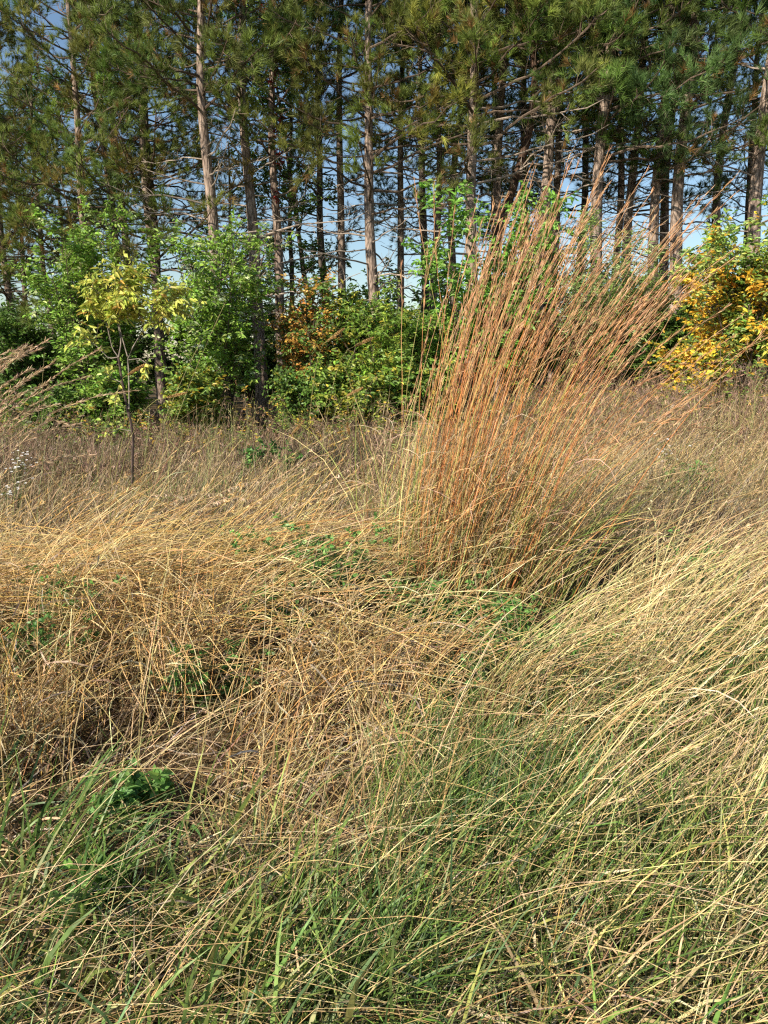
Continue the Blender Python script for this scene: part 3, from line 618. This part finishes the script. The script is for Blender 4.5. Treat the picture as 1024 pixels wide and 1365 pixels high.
sh(512,378,14.8,65,'green bush with feathery drooping leaflets below the lone brown pine',[(.20,.32,.045),(.15,.26,.04),(.28,.37,.055),(.44,.42,.06)],[3,2,2,.5],leaf=(.08,.13),lw=(.02,.032),droop=.5,m=12)
sh(632,275,15.6,62,'bright green broad-leaved shrub left behind the rust red grass',[(.20,.38,.06),(.15,.31,.05),(.26,.43,.09)],[2,2,1],leaf=(.09,.15),lw=(.04,.065),nst=12)
sh(570,430,15.4,45,'green bush between the feathery-leaved bush and the bright broad-leaved shrub',G1[:3]+YG[:2],[2,2,1,.5,.5])
sh(782,305,15.2,78,'willow-like shrub with slender pale green leaves behind the middle of the rust red grass',[(.34,.44,.15),(.25,.35,.09),(.17,.28,.06),(.46,.54,.27)],[2,2,2,.8],leaf=(.09,.15),lw=(.014,.022),nst=13,droop=.1)
sh(705,352,16.4,64,'dim green bush in the shade behind the red stems of the big grass',G2+G1[:1],[2,2,1,1])
sh(850,372,15.2,60,'low dark green bush left of the yellow-leaved bush',G2+G1[:2],[2,2,1,1,.6],leaf=(.07,.12),lw=(.02,.03))
sh(815,385,16.,35,'small rusty brown dead-leaved bush behind the dark green bush',[(.26,.13,.06),(.32,.17,.08),(.12,.12,.04)],[2,1,1],nst=8)
YO=[(.76,.47,.05),(.78,.57,.08),(.66,.35,.04)]
sh(990,272,13.6,60,'bush turning yellow and orange in its lower half with green leaves on top',[(.30,.42,.08),(.18,.32,.06),(.40,.48,.14)]+YO,[1]*6,colsfn=two_tone(YO,.4,2.5,-3,.8,.8,3,3),leaf=(.08,.13),lw=(.03,.05),nst=16,dens=1.1)
sh(897,395,15.6,46,'shaded green bush between the low dark bush and the yellow-leaved bush',G2+YG[1:2]+G1[:1],[2,2,1,1,1])
sh(1065,300,13.9,55,'green bush at the right edge beside the yellow-leaved bush',[(.20,.30,.05),(.12,.23,.04)]+YO[:1],[2,2,.5],leaf=(.08,.13),lw=(.03,.05))
sh(925,458,12.9,26,'small orange-leaved bush low in front of the yellow-leaved bush',YO+YG[:2]+G2[:1],[1.5,1.5,1.5,1.5,1.5,1],nst=8,leaf=(.07,.11))
sh(262,492,13.6,50,'low yellow-green bush at the foot of the tall shrub right of the sapling',YG+[(.50,.36,.04)],[2,2,1,1,.4],nst=9)
sh(150,500,13.8,55,'low bright green bush at the foot of the tall left shrub',G1[:3]+YG[:2],[2,2,2,.6,.6],nst=10)
sh(60,520,13.6,50,'low dark bush under the tan grass plumes',G2+G1[:1],[2,2,1,1],nst=9)
sh(470,470,13.7,45,'low yellowish bush at the foot of the feathery-leaved bush',YG+G1[:1],[2,2,1,1,1],nst=9)
sh(545,480,13.9,40,'low green and yellow bush left of the rust red grass stems',YG+G1[:2],[1,2,1,2,2],nst=9)
ul=0
for px in range(-60,1130,74):
    low_=px in (162,236,310)
    x=xat(px,20,1.5)+rng.normal(0,.3); y=19.4+rng.uniform(0,2.2); top=rng.uniform(365,435)
    words=['at the far left of the wood','behind the left edge shrub','behind the tall left shrub','behind the left side of the sapling','behind the right side of the sapling','behind the pale pine trunk','behind the trunk with red vine','behind the orange-leaved shrub','behind the lone brown pine','behind the bright broad-leaved shrub','behind the crooked pine','behind the bare light pine trunk','behind the stout mottled pine','behind the stubbed pine trunk','behind the yellow-leaved bush','behind the right edge bush','beyond the right edge']
    if low_: top=rng.uniform(415,460)
    h=float(at(px,top,y)[2])-float(g(x,y))
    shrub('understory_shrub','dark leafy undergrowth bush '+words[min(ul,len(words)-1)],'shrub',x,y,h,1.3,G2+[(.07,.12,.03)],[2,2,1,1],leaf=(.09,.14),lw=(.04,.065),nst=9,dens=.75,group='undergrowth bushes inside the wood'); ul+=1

f=MB(); b=MB(); n=260; rt=np.stack([U(-22,24,n),U(25,33,n),np.zeros(n)],1); rt[:,2]=g(rt[:,0],rt[:,1])
P=curves(rt,U(0,6.28,n),U(1.4,5.0,n),U(0,.3,n),U(.2,.9,n),6,1.,0.,.08); woody(b,P,.02,.006,(.12,.09,.07),3,0)
T,_=grow(P,12,.05,1.,.5,1.1,.5,1.3,.1,4,0,.3); woody(b,T,.006,.002,(.12,.09,.07),3,0)
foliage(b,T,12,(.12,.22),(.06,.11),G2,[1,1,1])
tag(b.build('far_thicket',M['leaf']),'dark far thicket filling the back of the wood behind the pines','thicket',kind='stuff')
def broadleaf(label,px,d,H,lean,cols,wts,cr=2.2,low=.25,n1=15):
    x=xat(px,d,3.); z=float(g(x,d)); o=thing('broadleaf_tree',label,'tree',(x,d,z))
    P=curves(np.array([[0,0,-.1]]),np.array([math.pi if lean<0 else 0.]),np.array([H]),np.array([abs(lean)*1.2]),np.array([abs(lean)*.6]),12,1.,0.,.05,ground=False)
    t=MB(); tube(t,P,np.linspace(.10,.02,13)[None],np.full((1,13,3),.1),9);     B0,_=grow(P,n1,low,1.,cr*.7,cr*1.2,.6,1.2,.25,5,.1,.4); B1,_=grow(B0,9,.25,1.,.5,1.,.4,1.1,.1,4,-.05,.4); B2,_=grow(B1,4,.2,1.,.25,.45,.4,1.1,0,4,-.15,.2)
    woody(t,B0,.03,.008,(.10,.085,.07),4,1); woody(t,B1,.008,.003,(.10,.085,.07),3,1); t.build('trunk',[M['grey'],M['wood']],o,True)
    f=MB(); foliage(f,np.concatenate([B2,B1]),8,(.07,.12),(.035,.06),cols,wts); f.build('crown',M['leaf'],o)
broadleaf('leafy green tree with a thin trunk leaning left in the gap beside the vine-covered pine',440,21.0,9.5,-.18,G2+G1[:2],[1,2,1,2,1],2.1,.3)
broadleaf('leafy tree with yellowing leaves behind the pine trunk with red vine',385,22.5,10.5,.05,G1[:2]+YG[:2],[2,2,1,1.],2.2,.35)
broadleaf('dense leafy tree at the left edge behind the hanging pine boughs',30,22.3,8.5,.06,G2+YG[1:2],[1,2,1,.8],2.4,.2)
broadleaf('leafy tree in the background left of the tall green shrub',105,23.5,9,-.05,G2,[1,2,1],2.4,.2)
broadleaf('dark leafy tree behind the pale pine trunk right of the sapling',300,22.,7.5,.06,G2+G1[:1],[1,2,1,1],2.2,.2)

# red vine on the slim pine
x=xat(374,18.6,4.); v=thing('red_vine','scarlet vine climbing the slim pine trunk','vine',(x,18.35,0))
b=MB(); f=MB(); zz=np.linspace(.1,9.5,30); P=np.stack([.10*np.sin(zz*1.3),-.12+.05*np.cos(zz*1.7),zz],1)[None]; tube(b,P,np.full((1,30),.012),np.tile([.12,.07,.05],(1,30,1)),4)
Q=P[:,14:]; T,_=grow(Q,46,0,1,.12,.34,.6,1.4,0,3,-.3,.1); woody(b,T,.003,.0015,(.14,.07,.05),3,0); b.build('stem',M['wood'],v)
foliage(f,T,6,(.05,.09),(.03,.05),[(.40,.025,.03),(.50,.05,.04),(.30,.03,.02),(.35,.12,.04)],[3,2,2,1],droop=.6); f.build('leaves',M['leaf'],v)

# yellow-green sapling
d=8.0; x=xat(176,d,.6); z=float(g(x,d)); o=thing('sapling','slender sapling with a forked dark stem and an umbrella of yellow-green leaves','sapling',(x,d,z))
def path(pts,n=9):
    pts=np.array(pts,float); t=np.linspace(0,len(pts)-1,n); return np.stack([np.interp(t,np.arange(len(pts)),pts[:,k]) for k in range(3)],1)[None]
w=MB(); f=MB(); wc=(.085,.06,.05)
def wp(px,py,dy=0): p=at(px,py,d+dy); return (p[0]-x,p[1]-d,p[2]-z)
stems=[path([wp(178,700),wp(176,640),wp(178,575),wp(170,545),wp(163,510),wp(158,476)])]
tube(w,stems[0],np.linspace(.017,.011,9)[None],np.tile(wc,(1,9,1)),6)
br=[([wp(158,476),wp(162,455),wp(155,420),wp(150,395)],.009),([wp(158,476),wp(150,465),wp(144,440),wp(140,420)],.007),([wp(172,545),wp(172,500),wp(170,475),wp(185,450),wp(197,430),wp(205,410)],.009),
    ([wp(170,475),wp(160,440),wp(157,412),wp(165,385,-.1)],.007),([wp(158,476),wp(145,478),wp(130,462),wp(110,448)],.006),([wp(163,510),wp(150,505),wp(142,498)],.005),([wp(185,450),wp(205,425,.1),wp(225,410,.15)],.006),
    ([wp(172,545),wp(160,540),wp(150,535)],.004),([wp(170,480),wp(186,478),wp(198,486)],.005),([wp(178,575),wp(160,572),wp(140,580)],.004)]
paths=[]
for p,r in br:
    q=path(p); paths.append(q); tube(w,q,np.linspace(r,r*.5,9)[None],np.tile(np.array([.26,.22,.18]),(1,9,1)),5)
Pm=np.concatenate(paths)
# crown twigs from the upper forks
tops=np.concatenate([paths[k] for k in (0,1,2,3,6)])
T1,_=grow(tops,8,.6,1.,.22,.48,.5,1.25,.22,4,.05,.1); T2,_=grow(T1,5,.3,1.,.12,.26,.5,1.1,-.02,4,-.35,.1)
T3,_=grow(paths[4],9,.5,1.,.15,.32,.5,1.2,.1,4,-.1,.1); T4,_=grow(np.concatenate([paths[k] for k in (5,7,8,9)]),5,.4,1.,.1,.22,.5,1.2,.1,4,-.15,.1)
for T,r in ((T1,.004),(T2,.0022),(T3,.003),(T4,.0025)): woody(w,T,r,r*.5,np.array(wc)*1.5,3,0)
SY=[(.58,.60,.13),(.50,.55,.11),(.40,.47,.09),(.72,.62,.14),(.64,.42,.11)]
foliage(f,np.concatenate([T1,T2]),9,(.035,.11),(.014,.038),SY,[3,3,2,1,.4],droop=.42,spread=.7)
foliage(f,T3,7,(.07,.12),(.022,.04),SY,[3,2,2,1,.6],droop=.5); foliage(f,T4,6,(.05,.09),(.025,.045),SY[:4]+[(.18,.27,.06)],[2,2,2,1,2],droop=.4)
w.build('stem',M['wood'],o); f.build('foliage',M['leaf'],o)

b=MB(); f=MB(); rt,n=fru(1500,11.0,15.5,.6,amt=.6,s=.9,o=2.2,pad=1.2)
P=curves(rt,U(0,6.28,n),U(.25,1.05,n)*(.45+1.0*vnoise(rt[:,0],rt[:,1],1.1,.3)),U(0,.3,n),U(.1,.9,n),5,1.,0.,.09)
woody(b,P,.004,.002,(.16,.12,.07),3,0); T,_=grow(P,3,.3,1.,.1,.25,.5,1.2,.1,3,-.1,.2); woody(b,T,.002,.001,(.16,.12,.07),3,0)
own=rng.choice(6,n,p=[.22,.2,.14,.16,.16,.12])
foliage(b,T,6,(.04,.085),(.014,.03),[(.22,.30,.06),(.14,.22,.05),(.40,.40,.07),(.26,.17,.09),(.36,.25,.14),(.56,.36,.06)],[1]*6,np.repeat(own,3),droop=.3)
tag(b.build('edge_weeds',M['leaf']),'ragged low weeds with green, yellow and brown leaves along the shrub line','weeds',kind='stuff')
# ------------------------------------------------------------------ single plants in the meadow
def oat(px,py,d,az,L,t0,t1,label):
    p=at(px,py,d); p[2]=g(p[0],p[1])
    o=thing('nodding_grass_stalk',label,'grass stalk',p,0,'nodding grass stalks with hanging spikelets')
    P=curves(np.array([[0,0,0.]]),np.array([az]),np.array([L]),np.array([t0]),np.array([t1]),14,1.6,.1,.02,ground=False)
    b=MB(); tube(b,P,np.linspace(.0026,.0011,15)[None],np.tile([.56,.42,.24],(1,15,1)),4); b.build('stem',M['straw'],o)
    n=52; t=np.sort(U(.5,1,n))[None]; X,T=pick(P,t); X=X[0];T=T[0]
    D=nrm(T*.45+np.array([0,0,-1.])+rng.normal(0,.4,(n,3))); ln=U(.016,.031,n)
    h=MB(); A,_=pick(P,np.linspace(.49,1,12)[None]); tube(h,A,np.full((1,12),.0016),np.tile([.56,.42,.24],(1,12,1)),3)
    leaves(h,X,D,nrm(rng.normal(0,1,(n,3))),ln,ln*.33,pal(n,[(.66,.50,.34),(.58,.43,.28),(.72,.57,.40)],None,.15),fold=.3); h.build('spikelets',M['head'],o)
oat(178,745,4.75,.1,1.07,.1,2.2,'pale nodding stalk with hanging spikelets nearest below the sapling stem')
oat(120,760,4.55,.2,0.97,.15,2.0,'pale nodding stalk with hanging spikelets at the left end of the golden straw mat')
oat(230,750,4.65,.15,1.07,.2,1.9,'pale nodding stalk with hanging spikelets just right of the sapling stem')
oat(270,740,4.85,.1,1.23,.5,1.35,'pale stalk with hanging spikelets rising to the right above the golden straw mat')
oat(330,745,4.85,.2,1.28,.6,1.3,'longest pale stalk with hanging spikelets, slanting right toward the rust red grass')
oat(215,770,4.25,.0,0.92,.2,2.0,'pale nodding stalk with hanging spikelets curling over the golden straw mat')
oat(290,790,4.60,.2,0.97,.6,1.7,'pale stalk with hanging spikelets lying low on the golden straw mat')
oat(345,660,7.00,.2,1.18,.5,1.1,'pale stalk with hanging spikelets standing clear beyond the golden straw mat')
oat(690,770,4.50,.1,1.33,.25,2.2,'pale nodding stalk with hanging spikelets over the dark hollow right of the rust red grass')
oat(650,790,4.40,.15,1.20,.4,1.7,'pale stalk with hanging spikelets at the right foot of the rust red grass')
oat(720,800,4.30,.05,1.12,.3,2.3,'short curled stalk with hanging spikelets inside the dark hollow')
oat(700,900,3.60,.0,0.81,.7,1.9,'pale stalk with hanging spikelets low above the level sweeping straws')
def foxtail(px,py,d,bx,label,hl=.15,hr=.015,c=(.50,.33,.14)):
    tip=at(px,py,d); rx=xat(bx,d,.1); rz=float(g(rx,d)); o=thing('foxtail_grass',label,'grass stalk',(rx,d,rz),0,'foxtail stalks in the meadow')
    e=tip-np.array([rx,d,rz]); u=np.linspace(0,1,11)[:,None]
    P=(np.concatenate([e[:1]*u**1.5,e[1:2]*u,e[2:]*(1-(1-u)**1.12)],1))[None]; P[:,:,2]=e[2]*np.sin(u[:,0]*math.pi/2)/1.0
    b=MB(); tube(b,P,np.linspace(.0026,.0015,11)[None],np.tile([.30,.27,.10],(1,11,1)),4); b.build('stem',M['straw'],o)
    D=P[0,-1]-P[0,-2]; D=D/np.linalg.norm(D); n=420; t=rng.random(n); pr=nrm(np.cross(np.tile(D,(n,1)),rv(n)))
    X=P[0,-1]+D*(t*hl)[:,None]; r=hr*np.sin(np.pi*np.clip(t*.9+.08,0,1))**.6
    E=nrm(pr+D*.9); Q=np.stack([X,X+E*r[:,None]*.7,X+E*r[:,None]*1.3],1)
    h=MB(); ribbon(h,Q,np.tile([.003,.0022,.0006],(n,1)),np.repeat(pal(n,[c],None,.15)[:,None],3,1),.2,1.); h.build('seed_head',M['head'],o)
foxtail(436,455,5.2,405,'upright foxtail stalk left of its twin against the dark low bush')
foxtail(472,462,5.3,420,'foxtail stalk tilted right beside its upright twin')
foxtail(462,528,4.8,425,'foxtail with a broad bent head low against the bushes left of the rust red grass',.12,.014)
foxtail(388,580,5.4,378,'pale foxtail standing at the far edge of the golden straw mat')
foxtail(466,580,4.9,470,'slim upright foxtail close left of the rust red grass',.09)
foxtail(170,500,4.6,150,'foxtail head held up in front of the sapling stem',.13,.013)
foxtail(222,530,4.5,150,'long foxtail head leaning right from below the sapling',.13,.012)
foxtail(385,700,4.2,330,'drooped foxtail lying over the golden straw mat',.14,.014)

def reed(px,py,d,bx,label,c=(.36,.30,.13),r=.0032,nb=4,sag=1.3):
    tip=at(px,py,d); rx=xat(bx,d,.1); rz=float(g(rx,d)); o=thing('tall_stalk',label,'grass stalk',(rx,d,rz),0,'single tall stalks in the meadow')
    e=tip-np.array([rx,d,rz]); u=np.linspace(0,1,11)
    P=np.stack([e[0]*u**sag,e[1]*u+.03*np.sin(u*6),e[2]*u],1)[None]
    b=MB(); tube(b,P,np.linspace(r,r*.4,11)[None],np.tile(c,(1,11,1)),4); b.build('stem',M['straw'],o)
    X,T=pick(P,rng.uniform(.1,.7,(1,nb))); k=nb
    Q=curves(X[0],rng.normal(.2,1.2,k),U(.25,.5,k),U(.2,.5,k),U(.9,2.,k),5,1.,0.,.05,ground=False); 
    for j in range(k):
        h=MB(); ribbon(h,Q[j:j+1],wprof(1,5,U(.004,.008,1)),grad(pal(1,[(.20,.22,.06),(.45,.32,.15)]),5)); h.build('leaf_blade',M['green'],o)
reed(268,455,5.0,150,'arching stalk bending right across the sapling and the tall shrub')
reed(300,405,5.2,175,'thin tall stalk leaning right past the sapling crown')
reed(60,470,4.9,58,'straight thin stalk standing beside the tan plumes at the left')
reed(240,585,4.8,160,'reddish stalk slanting right beneath the sapling',(.42,.20,.12))
reed(420,535,4.6,545,'straight pale stalk slanting left out of the rust red grass',(.55,.42,.22),.0034,1,1.)
reed(465,565,4.6,530,'green stalk leaning left at the left foot of the rust red grass',(.18,.21,.07),.004,3,1.)
reed(955,480,5.2,690,'long stalk leaning far right out of the rust red grass toward the yellow-leaved bush',(.46,.27,.15),.0034,2,1.2)
reed(975,468,5.0,705,'pinkish stalk bending furthest right beneath the yellow-leaved bush',(.50,.30,.2),.0034,2,1.25)
reed(960,455,9.0,955,'brown dead weed stalk standing in front of the yellow-leaved bush',(.20,.13,.09),.005,5,1.)
def aster(px,py,d,label,n=22,s=.16):
    n=min(40,n)
    p=at(px,py,d); z=float(g(p[0],d)); o=thing('white_aster',label,'wildflower',(p[0],d,z),0,'white asters in the meadow'); H=p[2]-z
    P=curves(np.zeros((7,3)),U(0,6.28,7),np.full(7,H)*U(.75,1.1,7),U(0,.15,7),U(.1,.6,7),6,1.,0.,.06,ground=False)
    b=MB(); woody(b,P,.003,.0018,(.14,.16,.06),4,0); T,_=grow(P,6,.6,1.,.08,s,.4,1.,.1,3,.1,.2); woody(b,T,.0016,.001,(.16,.18,.07),3,0); b.build('stem',M['green'],o)
    f=MB(); foliage(f,P,14,(.04,.08),(.008,.014),[(.09,.14,.04),(.2,.18,.06)],[2,1]); f.build('leaves',M['leaf'],o)
    tips=T[rng.choice(len(T),n,False),-1]
    for q in tips:
        h=MB(); k=12; a=np.arange(k)*6.283/k; D=np.stack([np.cos(a),np.sin(a)*.8-.25,.25+.3*np.sin(a)],1)
        leaves(h,np.tile(q,(k,1)),D,np.tile([0,-.5,.8],(k,1)),.015,.007,np.tile([.78,.78,.80],(k,1)))
        leaves(h,np.tile(q+np.array([0,-.003,.003]),(6,1)),D[::2],np.tile([0,-.5,.8],(6,1)),.004,.004,np.tile([.6,.42,.06],(6,1)))
        h.build('flower_head',M['leaf'],o)
aster(22,615,8.2,'spray of small white asters at the left edge of the meadow',30,.2)
aster(18,650,7.2,'lower spray of white asters at the left edge, nearer than the taller spray',16)
aster(898,590,7.6,'cluster of white asters in the tan grass right of the rust red clump',18)

# green leafy weeds
def weed(px,py,d,r,h,n,label,big=1.):
    x=xat(px,d,.15); z=float(g(x,d)); o=thing('leafy_weed',label,'weed',(x,d,z),0,'green leafy weeds among the straw')
    a=U(0,6.28,n); q=np.sqrt(rng.random(n))*r; rt=np.stack([q*np.cos(a),q*np.sin(a)*.7,np.zeros(n)],1); rt[:,2]=g(x+rt[:,0],d+rt[:,1])-z
    P=curves(rt,U(0,6.28,n),U(h*.6,h*1.15,n),U(.05,.4,n),U(.3,1.1,n),5,1.,0.,.08,ground=False)
    b=MB(); woody(b,P,.002,.001,(.12,.17,.05),3,0); T,_=grow(P,5,.35,1.,.04,.10,.6,1.2,.1,2,.0,.2); woody(b,T,.001,.0007,(.12,.17,.05),3,0); b.build('stem',M['green'],o)
    f=MB(); foliage(f,T,5,(.020*big,.036*big),(.013*big,.023*big),[(.16,.31,.07),(.12,.25,.06),(.22,.36,.11)],[2,2,1],droop=.1,face=(-.3,-.4,.8)); f.build('leaves',M['leaf'],o)
weed(425,800,3.75,.29,.48,70,'clover-like green weed patch in the hollow left of the rust red grass')
weed(372,850,3.4,.14,.30,26,'small green weed in the shade at the right of the hanging straws')
weed(600,815,3.7,.30,.46,80,'green weed patch in front of the foot of the rust red grass')
weed(690,850,3.5,.20,.40,44,'green weed patch under the pale arching stalks right of centre')
weed(50,870,3.1,.16,.5,40,'green weed showing through the tan straw at the left edge')
weed(285,900,2.9,.10,.35,16,'thin green weed between the hanging straws')
weed(605,965,2.9,.06,.36,12,'single green sprig below the level sweeping straws')
weed(190,1075,2.3,.10,.18,10,'round-leaved weed in the shade under the hanging straws',1.5)
weed(930,760,4.6,.14,.40,22,'green weed with narrow leaves in the tan grass at the right',1.2)
weed(110,1180,1.85,.08,.15,8,'round-leaved weed in the green grass at the lower left',1.6)
weed(905,605,7.2,.18,.45,22,'green weed below the white aster cluster at the right',2.2)
weed(300,730,5.1,.10,.36,14,'green sprig poking out of the golden straw mat',1.1)
weed(360,610,9.2,.22,.55,26,'grey-green weed in the brown field beyond the golden straw mat',2.)

# ------------------------------------------------------------------ camera, light
SUN_EL,SUN_AZ=R(34),math.atan2(-.67,-.74)     # direction to the sun: left and behind the camera
cam=bpy.data.cameras.new('camera'); cam.sensor_fit='VERTICAL'; cam.sensor_height=36; cam.lens=36*F/1365; cam.clip_start=.05; cam.clip_end=2000
co=bpy.data.objects.new('camera',cam); COL.objects.link(co); co.location=(0,0,CAM_H); co.rotation_euler=(math.pi/2-PITCH,0,0); sc.camera=co
sl=bpy.data.lights.new('sun','SUN'); sl.energy=5.0; sl.angle=R(.53); sl.color=(1,.91,.76)
so=bpy.data.objects.new('sun',sl); COL.objects.link(so); so.location=(0,0,30)
from mathutils import Vector
to=Vector((math.cos(SUN_EL)*math.cos(SUN_AZ),math.cos(SUN_EL)*math.sin(SUN_AZ),math.sin(SUN_EL)))
so.rotation_euler=to.to_track_quat('Z','Y').to_euler()
w=bpy.data.worlds.new('World'); sc.world=w; w.use_nodes=True; nt=w.node_tree; nt.nodes.clear()
out=nt.nodes.new('ShaderNodeOutputWorld'); bg=nt.nodes.new('ShaderNodeBackground'); sk=nt.nodes.new('ShaderNodeTexSky')
sk.sky_type='NISHITA'; sk.sun_disc=False; sk.sun_elevation=SUN_EL; sk.sun_rotation=math.atan2(to.x,to.y); sk.altitude=200; sk.air_density=1.25; sk.dust_density=.4; sk.ozone_density=3.2
bg.inputs['Strength'].default_value=.085
nt.links.new(sk.outputs[0],bg.inputs[0]); nt.links.new(bg.outputs[0],out.inputs[0])
vs=sc.view_settings; vs.view_transform='Standard'; vs.look='None'; vs.exposure=.74; vs.gamma=1.
sc.cycles.use_denoising=False; sc.cycles.pixel_filter_type='BLACKMAN_HARRIS'; sc.cycles.filter_width=1.25
sc.cycles.max_bounces=5; sc.cycles.diffuse_bounces=3; sc.cycles.transmission_bounces=3; sc.cycles.glossy_bounces=2
